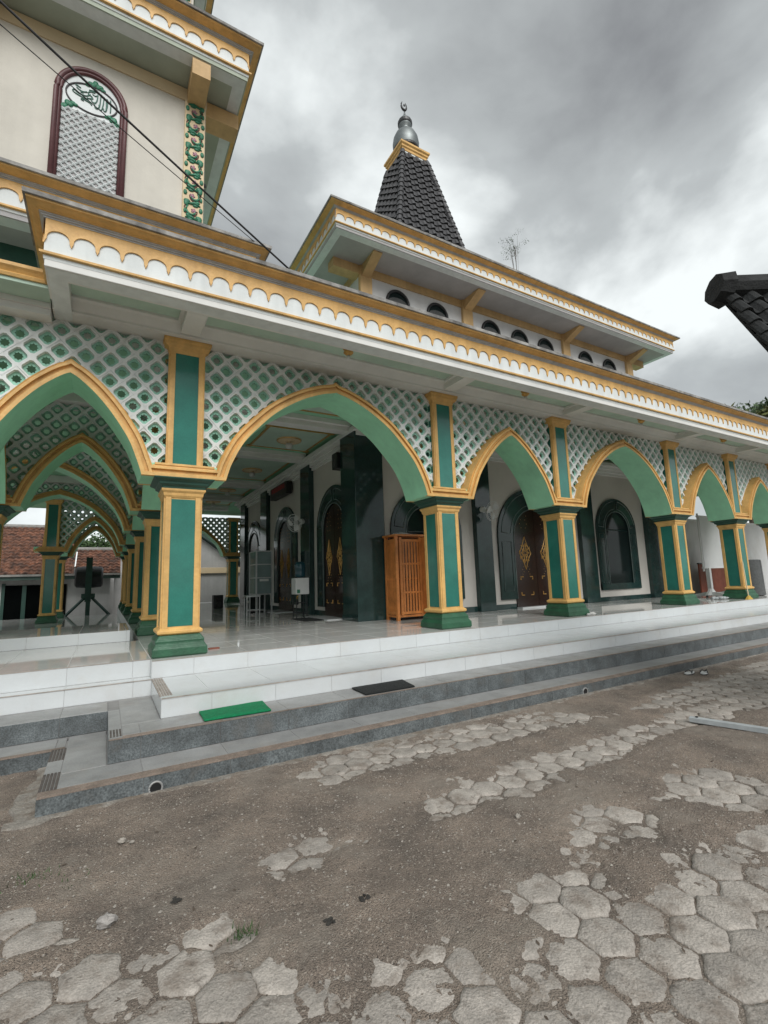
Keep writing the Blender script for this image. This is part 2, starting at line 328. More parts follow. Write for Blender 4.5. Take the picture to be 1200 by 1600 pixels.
def ngmesh(name, v, f, m, smooth=True):
    me = bpy.data.meshes.new(name); me.vertices.add(len(v)); me.vertices.foreach_set('co', np.asarray(v, dtype=np.float32).ravel())
    me.loops.add(f.size); me.loops.foreach_set('vertex_index', f.astype(np.int32).ravel()); me.polygons.add(len(f))
    me.polygons.foreach_set('loop_start', np.arange(0, f.size, f.shape[1], dtype=np.int32))
    me.update(calc_edges=True); me.validate(); me.materials.append(M[m])
    if smooth: me.polygons.foreach_set('use_smooth', [True] * len(me.polygons))
    return me
V = []; F = []; off = 0
for a in [(-2.2, 3.2, -6.2, -2.0, 0.013), (3.2, 7.5, -6.2, -2.0, 0.022), (7.5, 16.0, -6.2, -2.0, 0.05), (-2.2, -0.9, -2.0, -1.0, 0.03)]:
    v, f = grid(*a); V.append(v); F.append(f + off); off += len(v)
ground = struct(link('courtyard_ground', ngmesh('courtyard_ground', np.concatenate(V), np.concatenate(F), 'dirt')))
b = MB().add([(-400, -400, -0.03), (400, -400, -0.03), (400, 400, -0.03), (-400, 400, -0.03)], [(0, 1, 2, 3)])
struct(b.build('terrain', 'far'))

# hexagonal pavers
def paver_mesh(k):
    rr = random.Random(k); mb = MB(); Rr = 0.1215; vs = []; fs = []; K = 24
    def hexr(a):
        q = (a + math.pi / 2) % (math.pi / 3) - math.pi / 6
        return Rr * math.cos(math.pi / 6) / math.cos(q)
    chip = [1 - (0.09 * max(0, rr.random() - 0.62) / 0.38) for _ in range(K)]
    for ri, (s, z) in enumerate([(1.0, -0.05), (1.0, -0.007), (0.96, 0.0), (0.80, 0.0045), (0.4, 0.0065)]):
        for i in range(K):
            a = 2 * math.pi * i / K
            r = hexr(a) * s * (chip[i] if ri < 3 else 0.5 + 0.5 * chip[i])
            if ri >= 3: r = r * 0.75 + Rr * 0.93 * s * 0.25
            vs.append((r * math.cos(a), r * math.sin(a), z + (rr.uniform(-.0025, .0025) if ri > 1 else 0)))
    vs.append((0, 0, 0.0065))
    for q in range(4):
        for i in range(K):
            j = (i + 1) % K; fs.append((q * K + i, q * K + j, (q + 1) * K + j, (q + 1) * K + i))
    for i in range(K): fs.append((4 * K + i, 4 * K + (i + 1) % K, 5 * K))
    return mb.add(vs, fs).mesh('paver', 'paver', True)
PM = [paver_mesh(k) for k in range(7)]
A_ = 0.2125; ROW = 0.1838; spots = []
for j in range(-7, 14):
    y = -4.83 + ROW * j
    for i in range(-12, 62):
        x = 0.63 + A_ * (i + 0.5 * (j % 2))
        spots.append((x, y))
S = np.array(spots); dd = pdist(S[:, 0], S[:, 1])
S = S[(dd > -0.075) & (S[:, 1] < -2.40)]
depth = (S[:, 0] - CAM.x) * fw.x + (S[:, 1] - CAM.y) * fw.y - CAM.z * fw.z
lat = (S[:, 0] - CAM.x) * r2.x + (S[:, 1] - CAM.y) * r2.y - CAM.z * r2.z
lif = (S[:, 0] - CAM.x) * u2.x + (S[:, 1] - CAM.y) * u2.y - CAM.z * u2.z
vis = (depth > 0.3) & (np.abs(lat / np.maximum(depth, .01)) < 0.86) & (lif / np.maximum(depth, .01) > -1.15)
order = np.argsort(np.where(vis, depth, 1e3 + np.abs(depth)))
rest = MB()
for n, k in enumerate(order):
    x, y = S[k]; rx, ry, rz = random.uniform(-.022, .022), random.uniform(-.022, .022), random.choice(range(6)) * math.pi / 3 + random.uniform(-.05, .05)
    z = random.uniform(-.006, .007); me = random.choice(PM)
    x += random.uniform(-.006, .006); y += random.uniform(-.006, .006)
    if n < 300:
        o = link('paver', me, ground); o.location = (x, y, z); o.rotation_euler = (rx, ry, rz)
    else:
        mm = Matrix.Translation((x, y, z)) @ Matrix.Rotation(rz, 4, 'Z')
        rest.add([mm @ v.co for v in me.vertices], [tuple(p.vertices) for p in me.polygons])
rest.build('paver_field', 'paver', ground, smooth=True, stuff=True)
# pebbles and crumbs
pb = MB(); NP = 12000
PXs = np.where(np.arange(NP) < 10500, rng.uniform(-2, 3.5, NP), rng.uniform(3, 9, NP)); PYs = rng.uniform(-5.6, -2.4, NP); PZ = dirt_h(PXs, PYs)
for i in range(NP):
    x, y, z = float(PXs[i]), float(PYs[i]), float(PZ[i])
    r = 0.0022 + 0.0075 * rng.random() ** 5 + (0.004 if i % 60 == 0 else 0)
    vs = [Vector((rng.uniform(.6, 1.2) * a, rng.uniform(.6, 1.2) * b_, rng.uniform(.4, .9) * c)) * r + Vector((x, y, max(z, -0.004) + r * .2))
          for a, b_, c in ((1, 0, 0), (-1, 0, 0), (0, 1, 0), (0, -1, 0), (0, 0, 1), (0, 0, -1))]
    pb.add(vs, [(0, 2, 4), (2, 1, 4), (1, 3, 4), (3, 0, 4), (2, 0, 5), (1, 2, 5), (3, 1, 5), (0, 3, 5)])
o = pb.build('gravel', 'pebble', None, stuff=True); tag(o, 'loose fine gravel and pebbles strewn over the brown courtyard dirt', 'gravel')
# crumbled concrete lip along the lowest step
ap = MB(); xs = np.arange(-1.25, 12.0, 0.05)
A1 = [(x, -2.28 if x > -1.085 else -2.28 , 0.028) for x in xs]; A2 = []; A3 = []
for k, x in enumerate(xs):
    wd = 0.02 + 0.095 * (0.5 + float(vnoise(np.array([x]), np.array([0.0]), 0.22, 21)[0])) ** 1.5 + random.uniform(-.012, .012)
    A2.append((x, -2.29 - wd, 0.024 + random.uniform(-.006, .006))); A3.append((x, -2.295 - wd - 0.01, -0.04))
ap.strip(A1, A2); ap.strip(A2, A3)
struct(ap.build('concrete_lip', 'apron'))
ap = MB(); ys = np.arange(-2.36, -1.2, 0.05)
B1 = [(-1.08, y, 0.03) for y in ys]; B2 = []; B3 = []
for y in ys:
    wd = 0.07 + 0.10 * (0.5 + float(vnoise(np.array([y]), np.array([3.0]), 0.25, 22)[0])) + random.uniform(-.01, .01)
    B2.append((-1.08 - wd, y, 0.02 + random.uniform(-.006, .006))); B3.append((-1.1 - wd, y, -0.04))
ap.strip(B1, B2); ap.strip(B2, B3); struct(ap.build('concrete_edge', 'apron'))

# ================================================================== SETTING: terrace, steps, tiles
TP = 0.598; J0 = 0.126
def joints(x0, x1):
    k0 = math.ceil((x0 + 0.05 - J0) / TP); xs = [x0]
    x = J0 + k0 * TP
    while x < x1 - 0.05: xs.append(x); x += TP
    return xs + [x1]
def struct_box(name, *a, m='core'):
    return struct(MB().box(*a).build(name, m))
XR = 22.0; GAP = 0.003; TH = 0.012
_tc = {}
def tile_obj(dx, dy, dz, m, parent, loc, name='tile'):
    key = (round(dx, 3), round(dy, 3), round(dz, 3), m)
    if key not in _tc:
        bm = bmesh.new(); bmesh.ops.create_cube(bm, size=1.0)
        bmesh.ops.scale(bm, vec=(dx, dy, dz), verts=bm.verts)
        bmesh.ops.bevel(bm, geom=bm.edges[:], offset=0.0025, segments=1, affect='EDGES')
        me = bpy.data.meshes.new(name); bm.to_mesh(me); bm.free(); me.materials.append(M[m]); _tc[key] = me
    o = link(name, _tc[key], parent); o.location = loc
    o.rotation_euler = (random.uniform(-.0012, .0012), random.uniform(-.0012, .0012), 0); return o
def riser_tiles(parent, x0, x1, y, z0, z1, m, flip=False):
    xs = joints(x0, x1)
    for a, b in zip(xs, xs[1:]):
        tile_obj(b - a - GAP, TH, z1 - z0 - 0.003, m, parent, ((a + b) / 2, y + TH / 2 - 0.002, (z0 + z1) / 2))
def tread_tiles(parent, x0, x1, y0, y1, z, m, xs=None):
    xs = xs or joints(x0, x1)
    for a, b in zip(xs, xs[1:]):
        tile_obj(b - a - GAP, y1 - y0 - GAP, TH, m, parent, ((a + b) / 2, (y0 + y1) / 2, z - TH / 2))
def side_tiles(parent, x, y0, y1, z0, z1, m):
    tile_obj(TH, y1 - y0 - GAP, z1 - z0 - 0.003, m, parent, (x + TH / 2 - 0.002, (y0 + y1) / 2, (z0 + z1) / 2))
e = 0.004
# terrace (main veranda floor)
terr = struct_box('terrace', -0.297 + e, XR, -0.432 + e, 18.0, -0.1, FZ - e, m='grout')
riser_tiles(terr, -0.297, 15.0, -0.432, Z1, FZ - 0.001, 'wtile')
side_tiles(terr, -0.297, -0.43, -0.26, Z2, FZ - 0.001, 'wtile')
# upper veranda floor tiles
fl = MB()
def floor_patch(x0, x1, y0, y1, individual):
    xs = joints(x0, x1); ys = [y0]; y = -0.432 + TP
    while y < y0 + .05: y += TP
    while y < y1 - 0.05: ys.append(y); y += TP
    ys.append(y1)
    for a, b in zip(xs, xs[1:]):
        for c, d in zip(ys, ys[1:]):
            if individual: tile_obj(b - a - GAP, d - c - GAP, TH, 'ftile', terr, ((a + b) / 2, (c + d) / 2, FZ - TH / 2), 'floor_tile')
            else: fl.box(a + GAP / 2, b - GAP / 2, c + GAP / 2, d - GAP / 2, FZ - TH, FZ - 0.0005)
floor_patch(-0.297, 10.3, -0.432, 2.16, True)
floor_patch(-0.297, 3.7, 2.16, 9.6, True)
floor_patch(10.3, XR, -0.432, 2.16, False); floor_patch(-0.297, 3.7, 9.6, 16.6, False); floor_patch(3.7, 8.0, 14.2, 16.6, False)
fl.build('floor_tile_field', 'ftile', terr, stuff=True)
tr = MB().box(-0.297, 15.0, -0.437, -0.431, FZ - 0.006, FZ + 0.0015).build('edge_trim', 'nosew', terr)
# white step
ws = struct_box('white_step', -0.297 + e, XR, -1.5 + e, -0.432 + e, -0.1, Z1 - e, m='grout')
riser_tiles(ws, -0.297, 15.0, -1.5, Z2, Z1 - 0.001, 'wtile')
side_tiles(ws, -0.297, -1.5, -0.45, Z2, Z1 - 0.001, 'wtile')
tread_tiles(ws, -0.20, 15.0, -1.41, -0.446, Z1, 'wtile', [-0.20] + joints(-0.297, 15.0)[1:])
MB().box(-0.297, 15.0, -1.5045, -1.412, Z1 - 0.012, Z1 + 0.001).build('nosing_strip', 'wtile', ws)
MB().box(-0.297, 15.0, -1.507, -1.498, Z1 - 0.006, Z1 + 0.003).build('nosing_line', 'nosew', ws)
for k in range(5): MB().box(-0.30 + k * 0.022, -0.286 + k * 0.022, -1.41, -0.446, Z1 - 0.012, Z1 + (0.003 if k % 2 else 0.001)).build('nosing_rib', 'nosew', ws)
# grey steps, main run
g2 = struct_box('upper_grey_step', -0.693 + e, XR, -1.895 + e, -0.4, -0.1, Z2 - e)
riser_tiles(g2, -0.693, 15.0, -1.895, Z3, Z2 - 0.001, 'gris')
side_tiles(g2, -0.693, -1.895, -0.89, Z3, Z2 - 0.001, 'gris')
tread_tiles(g2, -0.60, 15.0, -1.83, -1.516, Z2, 'gtread')
tread_tiles(g2, -0.60, -0.30, -1.516, -0.46, Z2, 'gtread', [-0.60, -0.301])
tread_tiles(g2, -0.693, 15.0, -1.896, -1.832, Z2, 'gtread')
MB().box(-0.693, 15.0, -1.9, -1.892, Z2 - 0.006, Z2 + 0.002).build('nosing_line', 'nose', g2)
MB().box(-0.693, -0.602, -1.83, -0.89, Z2 - 0.012, Z2 - 0.0005).build('nosing_strip', 'gtread', g2)
for k in range(4): MB().box(-0.685 + k * 0.022, -0.672 + k * 0.022, -1.83, -1.62, Z2 - 0.012, Z2 + 0.002).build('nosing_rib', 'nosed', g2)
for k in range(3): MB().box(-0.60, 0.15, -1.893 + k * 0.02, -1.881 + k * 0.02, Z2 - 0.012, Z2 + 0.0015).build('nosing_rib', 'nose', g2)
g3 = struct_box('lower_grey_step', -1.089 + e, XR, -2.292 + e, -1.0, -0.1, Z3 - e)
riser_tiles(g3, -1.089, 15.0, -2.292, -0.03, Z3 - 0.001, 'gris')
side_tiles(g3, -1.089, -2.292, -1.24, -0.03, Z3 - 0.001, 'gris')
tread_tiles(g3, -0.99, 15.0, -2.20, -1.90, Z3, 'gtread', [-0.99] + joints(-0.99, 15.0)[1:])
tread_tiles(g3, -0.99, -0.695, -1.90, -0.89, Z3, 'gtread', [-0.99, -0.70])
for k in range(4): MB().box(-1.089, 15.0, -2.296 + k * 0.026, -2.274 + k * 0.026, Z3 - 0.012, Z3 + (0.002 if k % 2 == 0 else -0.001)).build('nosing_rib', 'nose', g3)
for k in range(5): MB().box(-1.092 + k * 0.022, -1.077 + k * 0.022, -2.20, -1.85, Z3 - 0.012, Z3 + (0.002 if k < 4 else 0.001)).build('nosing_rib', 'nosed', g3)
MB().box(-1.091, -0.992, -1.85, -1.56, Z3 - 0.012, Z3 - 0.0005).build('nosing_strip', 'gtread', g3)
for k in range(5): MB().box(-1.092 + k * 0.022, -1.077 + k * 0.022, -1.56, -1.24, Z3 - 0.012, Z3 + 0.002).build('nosing_rib', 'nosed', g3)
for x in (-0.394, 4.283):                   # drain mouths in the lowest riser
    a = [(x + 0.043 * math.cos(t), 0.045 + 0.043 * math.sin(t)) for t in np.linspace(0, 2 * math.pi, 17)[:-1]]
    MB().extr(a, lambda u, v, d: (u, d, v), -2.2975, -2.290).build('drain_mouth', 'black', g3)
    MB().tube([(p[0], -2.297, p[1]) for p in a], 0.007, 6, True).build('drain_rim', 'gtread', g3)
# left wing steps
lw = struct_box('side_terrace', -6.0, -0.297 + e / 2, -0.25 + e, 1.95, -0.1, FZ - e, m='grout')
riser_tiles(lw, -6.0, -0.297, -0.25, Z1, FZ - 0.001, 'wtile')
tread_tiles(lw, -6.0, -0.30, -0.25, 1.95, FZ, 'ftile')
MB().box(-6.0, -0.30, -0.256, -0.249, FZ - 0.006, FZ + 0.0015).build('edge_trim', 'nosew', lw)
l2 = struct_box('side_white_step', -6.0, -0.297 + e / 2, -0.45 + e, -0.2, -0.1, Z1 - e, m='grout')
riser_tiles(l2, -6.0, -0.297, -0.45, Z2, Z1 - 0.001, 'wtile'); tread_tiles(l2, -6.0, -0.30, -0.452, -0.266, Z1, 'wtile')
MB().box(-6.0, -0.30, -0.457, -0.449, Z1 - 0.006, Z1 + 0.002).build('nosing_line', 'nosew', l2)
l3 = struct_box('side_grey_step', -6.0, -0.69, -0.885 + e, -0.4, -0.1, Z2 - e)
riser_tiles(l3, -6.0, -0.693, -0.885, Z3, Z2 - 0.001, 'gris'); tread_tiles(l3, -6.0, -0.70, -0.886, -0.47, Z2, 'gtread')
l4 = struct_box('side_lower_step', -6.0, -1.08, -1.235 + e, -0.8, -0.1, Z3 - e)
riser_tiles(l4, -6.0, -1.089, -1.235, -0.03, Z3 - 0.001, 'gris'); tread_tiles(l4, -6.0, -1.0, -1.236, -0.90, Z3, 'gtread')
MB().box(-6.0, -1.0, -1.24, -1.20, Z3 - 0.01, Z3 + 0.002).build('nosing_line', 'nose', l4)
# raised prayer porch slab on the left and lower floor behind
ps = struct_box('porch_slab', -6.0, -0.42, 1.95 + e, 3.75, -0.1, 0.832 - e, m='grout')
riser_tiles(ps, -6.0, -0.42, 1.95, FZ, 0.831, 'wtile'); tread_tiles(ps, -6.0, -0.42, 1.95, 3.75, 0.832, 'ftile')
struct_box('porch_floor', -6.0, -0.3, 3.75, 17.0, -0.1, 0.40, m='ftile')

# ================================================================== MOSQUE
mosque = thing('mosque', (6.0, 0.0, 0.0), 'green, white and gold mosque with pointed arches, corner tower and tiled spire', 'mosque')
def part(mb, name, m, smooth=False, bevel=0.0, stuff=False, parent=None, auto=False):
    return mb.build(name, m, parent or mosque, smooth, bevel, stuff, auto)

# ---- columns (one proto, then copies)
def make_column(zb0=FZ):
    h = 0.20
    core = MB().frus(0, 0, [(h, zb0 + 0.26), (h, 2.56)])
    core.frus(0, 0, [(0.205, zb0 + 0.235), (0.242, zb0 + 0.255), (0.245, zb0 + 0.285), (0.205, zb0 + 0.315)])
    core.frus(0, 0, [(0.205, 2.50), (0.222, 2.53), (0.226, 2.56), (0.245, 2.585), (0.248, 2.61)])
    c = core.build('column', 'gold', None, bevel=0.006)
    subs = []
    b = MB().frus(0, 0, [(0.28, zb0), (0.294, zb0 + 0.02), (0.292, zb0 + 0.09), (0.27, zb0 + 0.125), (0.262, zb0 + 0.13), (0.258, zb0 + 0.155), (0.262, zb0 + 0.175), (0.235, zb0 + 0.215), (0.22, zb0 + 0.237)])
    subs.append(b.build('base', 'base', None, bevel=0.008))
    for k in range(4):
        p = MB().box(-0.135, 0.135, -0.2035, -0.19, zb0 + 0.33, 2.488)
        o = p.build('panel', 'panel', None); o.rotation_euler.z = k * math.pi / 2; subs.append(o)
        g = MB()
        for s in (-1, 1): g.box(min(s * 0.135, s * 0.196), max(s * 0.135, s * 0.196), -0.214, -0.19, zb0 + 0.30, 2.51)
        o = g.build('corner_trim', 'gold', None, bevel=0.004); o.rotation_euler.z = k * math.pi / 2; subs.append(o)
    n = MB().frus(0, 0, [(0.235, 2.605), (0.24, 2.635), (0.275, 2.66), (0.278, 2.685), (0.33, 2.715), (0.335, 2.7335)])
    subs.append(n.build('neck', 'neck', None, bevel=0.005))
    return c, subs
def make_pilaster():
    g = MB().frus(0, 0, [(0.20, 2.90), (0.20, 4.36)])
    g.frus(0, 0, [(0.202, 4.33), (0.215, 4.36), (0.22, 4.385), (0.26, 4.42), (0.265, 4.455), (0.275, 4.46), (0.278, 4.499)])
    for k in range(4): pass
    c = g.build('pilaster', 'gold', None, bevel=0.005); subs = []
    for k in range(4):
        p = MB().box(-0.135, 0.135, -0.2035, -0.19, 2.905, 4.325)
        o = p.build('panel', 'panel', None); o.rotation_euler.z = k * math.pi / 2; subs.append(o)
        q = MB()
        for s in (-1, 1): q.box(min(s * 0.135, s * 0.196), max(s * 0.135, s * 0.196), -0.212, -0.19, 2.902, 4.335)
        o = q.build('corner_trim', 'gold', None, bevel=0.004); o.rotation_euler.z = k * math.pi / 2; subs.append(o)
    return c, subs
def make_impost():
    g = MB().box(-0.467, 0.467, -0.262, 0.262, 2.736, 2.895)
    c = g.build('impost', 'mint', None); q = MB()
    for s in (-1, 1):
        for (a, b_, yy, xe) in ((2.7345, 2.776, .3145, .470), (2.776, 2.822, .2725, .428), (2.822, 2.852, .3065, .382), (2.852, 2.874, .2805, .352), (2.874, 2.90, .290, .332)):
            q.box(-xe, xe, min(s * yy, s * 0.25), max(s * yy, s * 0.25), a, b_)
    q.box(-0.33, 0.33, -0.29, 0.29, 2.895, 2.899)
    return c, [q.build('impost_moulding', 'gold', None, bevel=0.003)]
PROTO = dict(column=make_column(), low=make_column(0.40), pilaster=make_pilaster(), impost=make_impost())
used = set()
def place(kind, x, y, rz=0.0):
    c, subs = PROTO[kind]
    if kind in used:
        c2 = c.copy(); COL.objects.link(c2); s2 = []
        for s in subs:
            q = s.copy(); COL.objects.link(q); s2.append(q)
    else: used.add(kind); c2, s2 = c, subs
    for q in s2: q.parent = c2
    c2.parent = mosque; c2.location = (x - 6.0, y, 0); c2.rotation_euler.z = rz
    return c2
CX = [0, 3.987, 6.868, 10.788, 13.676, 16.3, 19.2]
cols = [(x, 0) for x in CX] + [(-2.4, 0), (0, 2.9), (-2.4, 2.9), (0, 6.1), (-4, 6.1), (0, 10.05), (-4, 10.05), (0, 13.2), (0, 16.1), (4.2, 16.1), (8.2, 16.1)]
for x, y in cols:
    low = x < -1
    place('low' if low else 'column', x, y); place('pilaster', x, y); place('impost', x, y)
for x, y in [(-2.4, 13.2), (-2.4, 16.1)]:
    place('low', x, y); place('pilaster', x, y); place('impost', x, y)

# ---- arches
WIDE = [(1, 0), (.985, .06), (.95, .17), (.86, .36), (.73, .53), (.56, .71), (.34, .865), (.15, .955), (.05, .985), (0, 1)]
NARR = [(1, 0), (.975, .06), (.92, .17), (.82, .345), (.69, .50), (.53, .66), (.36, .80), (.20, .905), (.08, .97), (0, 1)]
def smooth_curve(pts, n=5):
    P = [Vector((p[0], p[1])) for p in pts]; o = []
    for i in range(len(P) - 1):
        a = P[max(i - 1, 0)]; b = P[i]; c = P[i + 1]; d = P[min(i + 2, len(P) - 1)]
        for k in range(n):
            t = k / n; o.append(0.5 * ((2 * b) + (c - a) * t + (2 * a - 5 * b + 4 * c - d) * t * t + (-a + 3 * b - 3 * c + d) * t ** 3))
    o.append(P[-1]); return [(p.x, p.y) for p in o]
def arch_curve(span):                       # inner curve (u,z) left to right; span = bay width
    half = span / 2 - 0.468
    prof = WIDE if span > 3.4 else NARR; rise = 1.41 if span > 3.4 else (1.22 if span > 2.7 else 1.08)
    c = smooth_curve(prof)
    r_ = [(half * u, 2.734 + rise * v) for u, v in c]
    return [(-u, z) for u, z in r_][:-1] + r_[::-1]
def offset_curve(c, d):
    o = []
    for i in range(len(c)):
        a = Vector(c[max(i - 1, 0)]); b = Vector(c[min(i + 1, len(c) - 1)]); t = (b - a).normalized(); n = Vector((-t.y, t.x))
        if abs(c[i][0]) < 1e-6: o.append((0.0, c[i][1] + d * 1.22)); continue
        o.append((c[i][0] + n.x * d, c[i][1] + n.y * d))
    return o
def frame_fn(p0, p1):                       # bay frame: u along p0->p1 from centre, d depth towards the left normal's opposite (front)
    p0 = Vector((*p0, 0)); p1 = Vector((*p1, 0)); c = (p0 + p1) / 2; t = (p1 - p0).normalized(); n = Vector((-t.y, t.x, 0))
    return lambda u, d, z: (c.x + t.x * u + n.x * d, c.y + t.y * u + n.y * d, z)
# vent block: white diamond rim, mint plate, eight-pointed star hole
HD, VD = 0.1245, 0.130
def vent_mesh():
    rim = MB(); pl = MB(); k = 0.80
    O = [(HD, 0), (0, VD), (-HD, 0), (0, -VD)]; I = [(HD * k, 0), (HD * .10, VD * .72), (-HD * .10, VD * .72), (-HD * k, 0), (-HD * .10, -VD * .72), (HD * .10, -VD * .72)]
    I = []
    for i in range(4):                      # notched inner corners give the quatrefoil-like opening
        ax, ay = O[i]; bx, by = O[(i + 1) % 4]
        k_ = .80; I += [(ax * k_ * .84, ay * k_ * .84), ((ax * .83 + bx * .17) * k_, (ay * .83 + by * .17) * k_), ((ax * .17 + bx * .83) * k_, (ay * .17 + by * .83) * k_)]
    O2 = []
    for i in range(4):
        ax, ay = O[i]; bx, by = O[(i + 1) % 4]; O2 += [(ax, ay), (ax * .83 + bx * .17, ay * .83 + by * .17), (ax * .17 + bx * .83, ay * .17 + by * .83)]
    n = len(I)
    f = lambda P, d: [(x, d, z) for x, z in P]
    rim.strip(f(O2, -0.055), f(I, -0.055), True); rim.strip(f(I, -0.055), f([(x * .93, z * .93) for x, z in I], -0.012), True)
    rim.strip(f(O2, 0.045), f(I, 0.045), True); rim.strip(f(I, 0.045), f([(x * .93, z * .93) for x, z in I], 0.012), True)
    S = []
    for i in range(16):
        a = 2 * math.pi * (i + 0.0) / 16; r = 0.050 if i % 2 == 0 else 0.036; S.append((r * math.cos(a), r * math.sin(a)))
    Q = []
    for i in range(16):
        a = 2 * math.pi * i / 16; c, s_ = math.cos(a), math.sin(a); t = 1 / (abs(c) / HD + abs(s_) / VD); Q.append((c * t * .93, s_ * t * .93))
    pl.strip(f(S, -0.012), f(Q, -0.012), True); pl.strip(f(S, 0.012), f(Q, 0.012), True); pl.strip(f(S, -0.012), f(S, 0.012), True)
    return rim, pl
_rim, _pl = vent_mesh()
def vent_me():
    me = bpy.data.meshes.new('vent_block'); nr = len(_rim.v)
    me.from_pydata(_rim.v + _pl.v, [], _rim.f + [tuple(i + nr for i in f) for f in _pl.f])
    me.materials.append(M['ventw']); me.materials.append(M['plate'])
    for i, p in enumerate(me.polygons): p.material_index = 0 if i < len(_rim.f) else 1
    bm = bmesh.new(); bm.from_mesh(me); bmesh.ops.recalc_face_normals(bm, faces=bm.faces); bm.to_mesh(me); bm.free()
    return me
VME = vent_me(); NV = [0]
def bay(p0, p1, blocks, top=4.50):
    fn = frame_fn(p0, p1); span = (Vector(p1) - Vector(p0)).length; C = arch_curve(span); d0 = 0.305
    O1 = offset_curve(C, 0.042); O2 = offset_curve(C, 0.088); O2b = offset_curve(C, 0.118); O3 = offset_curve(C, 0.14)
    body = MB().strip([fn(u, -.312, z) for u, z in C], [fn(u, .312, z) for u, z in C])
    a = body.build('arch', 'mint', mosque, auto=True)
    g = MB()
    for s in (-1, 1):
        rows = [(C, .314), (O1, .314), (O1, .266), (O2, .274), (O2, .306), (O2b, .306), (O2b, .276), (O3, .286)]
        for (A, da), (B, db) in zip(rows, rows[1:]): g.strip([fn(u, s * da, z) for u, z in A], [fn(u, s * db, z) for u, z in B])
    g.strip([fn(u, -.286, z) for u, z in O3], [fn(u, .286, z) for u, z in O3])
    g.build('arch_moulding', 'gold', a, auto=True)
    # beam above screen
    # lattice of vent blocks
    mid = offset_curve(C, 0.07); hw = span / 2 - 0.19
    nx = int(hw / HD) + 2; mm = np.array(mid)
    scr = MB()
    fr = MB()
    fr.box(-0.02, 0.02, -0.02, 0.02, -0.02, 0.02)
    zs = [2.75 + VD * k for k in range(0, 16)]
    Z0 = 2.70
    bmr = bmesh.new(); rest_n = 0
    screen = None
    t = (Vector(p1) - Vector(p0)).normalized(); rz = math.atan2(t.y, t.x)
    cells = []
    for i in range(-nx, nx + 1):
        for j in range(0, 17):
            if (i + j) % 2: continue
            u = i * HD; z = Z0 + j * VD
            if z - VD > top or u - HD > hw or u + HD < -hw: continue
            # distance to the mid curve, sign
            k = int(np.argmin((mm[:, 0] - u) ** 2 + (mm[:, 1] - z) ** 2))
            q0 = mm[max(k - 1, 0)]; q1 = mm[min(k + 1, len(mm) - 1)]; tt = (q1 - q0) / np.linalg.norm(q1 - q0); nn = np.array([-tt[1], tt[0]])
            sd = float((np.array([u, z]) - mm[k]) @ nn)
            if abs(u) > abs(mm[0, 0]) + 0.001 and z < 2.75: sd = 0.05
            if sd < -0.115: continue
            cells.append((u, z, sd, mm[k], nn))
    for (u, z, sd, q, nn) in cells:
        cut = []
        if sd < 0.13: cut.append(((q[0], q[1]), (nn[0], nn[1])))
        if u + HD > hw: cut.append(((hw, 0), (-1, 0)))
        if u - HD < -hw: cut.append(((-hw, 0), (1, 0)))
        if z + VD > top: cut.append(((0, top), (0, -1)))
        if z - VD < 2.88: cut.append(((0, 2.88), (0, 1)))
        me = VME
        if cut:
            bm = bmesh.new(); bm.from_mesh(VME)
            for (c0, n0) in cut:
                bmesh.ops.bisect_plane(bm, geom=bm.verts[:] + bm.edges[:] + bm.faces[:], plane_co=(c0[0] - u, 0, c0[1] - z), plane_no=(n0[0], 0, n0[1]), clear_inner=True)
            if len(bm.faces) < 3: bm.free(); continue
            if blocks and NV[0] < 300:
                me = bpy.data.meshes.new('vent_block'); bm.to_mesh(me); me.materials.append(M['ventw']); me.materials.append(M['plate']); bm.free(); bm = None
        else: bm = None
        if blocks and NV[0] < 300:
            o = link('vent_block', me, a); p = fn(u, -0.06, z); o.location = (p[0], p[1] + random.uniform(-.004, .004), p[2] + random.uniform(-.0015, .0015)); o.rotation_euler = (random.uniform(-.02, .02), random.uniform(-.018, .018), rz + random.uniform(-.02, .02)); NV[0] += 1
        else:
            if bm is None: bm = bmesh.new(); bm.from_mesh(VME)
            tmp = bpy.data.meshes.new('t'); bmesh.ops.transform(bm, matrix=Matrix.Translation((u, -0.06, z)), verts=bm.verts); bm.to_mesh(tmp); bm.free()
            bmr.from_mesh(tmp); bpy.data.meshes.remove(tmp); rest_n += 1
    if rest_n:
        me = bpy.data.meshes.new('vent_screen'); bmr.to_mesh(me); me.materials.append(M['ventw']); me.materials.append(M['plate'])
        o = link('vent_screen', me, a); p = fn(0, 0, 0); o.location = p; o.rotation_euler.z = rz; o['kind'] = 'stuff'
    bmr.free()
    return a
bay((0, 0), (3.987, 0), True); bay((-2.4, 0), (0, 0), True); bay((3.987, 0), (6.868, 0), True); bay((6.868, 0), (10.788, 0), True)
for k in range(3, 6): bay((CX[k], 0), (CX[k + 1], 0), False)
bay((-2.4, 2.9), (0, 2.9), False); bay((-4, 6.1), (0, 6.1), False); bay((-4, 10.05), (0, 10.05), False); bay((-2.4, 13.2), (0, 13.2), False)
bay((-2.4, 16.1), (0, 16.1), False); bay((0, 16.1), (4.2, 16.1), False); bay((4.2, 16.1), (8.2, 16.1), False)
for a, b_ in ((0, 2.9), (2.9, 6.1), (6.1, 10.05), (10.05, 13.2), (13.2, 16.1)): bay((0, b_), (0, a), False)
bay((-2.4, 2.9), (-2.4, 0), False); bay((-2.4, 16.1), (-2.4, 13.2), False); bay((-4, 10.05), (-4, 6.1), False)

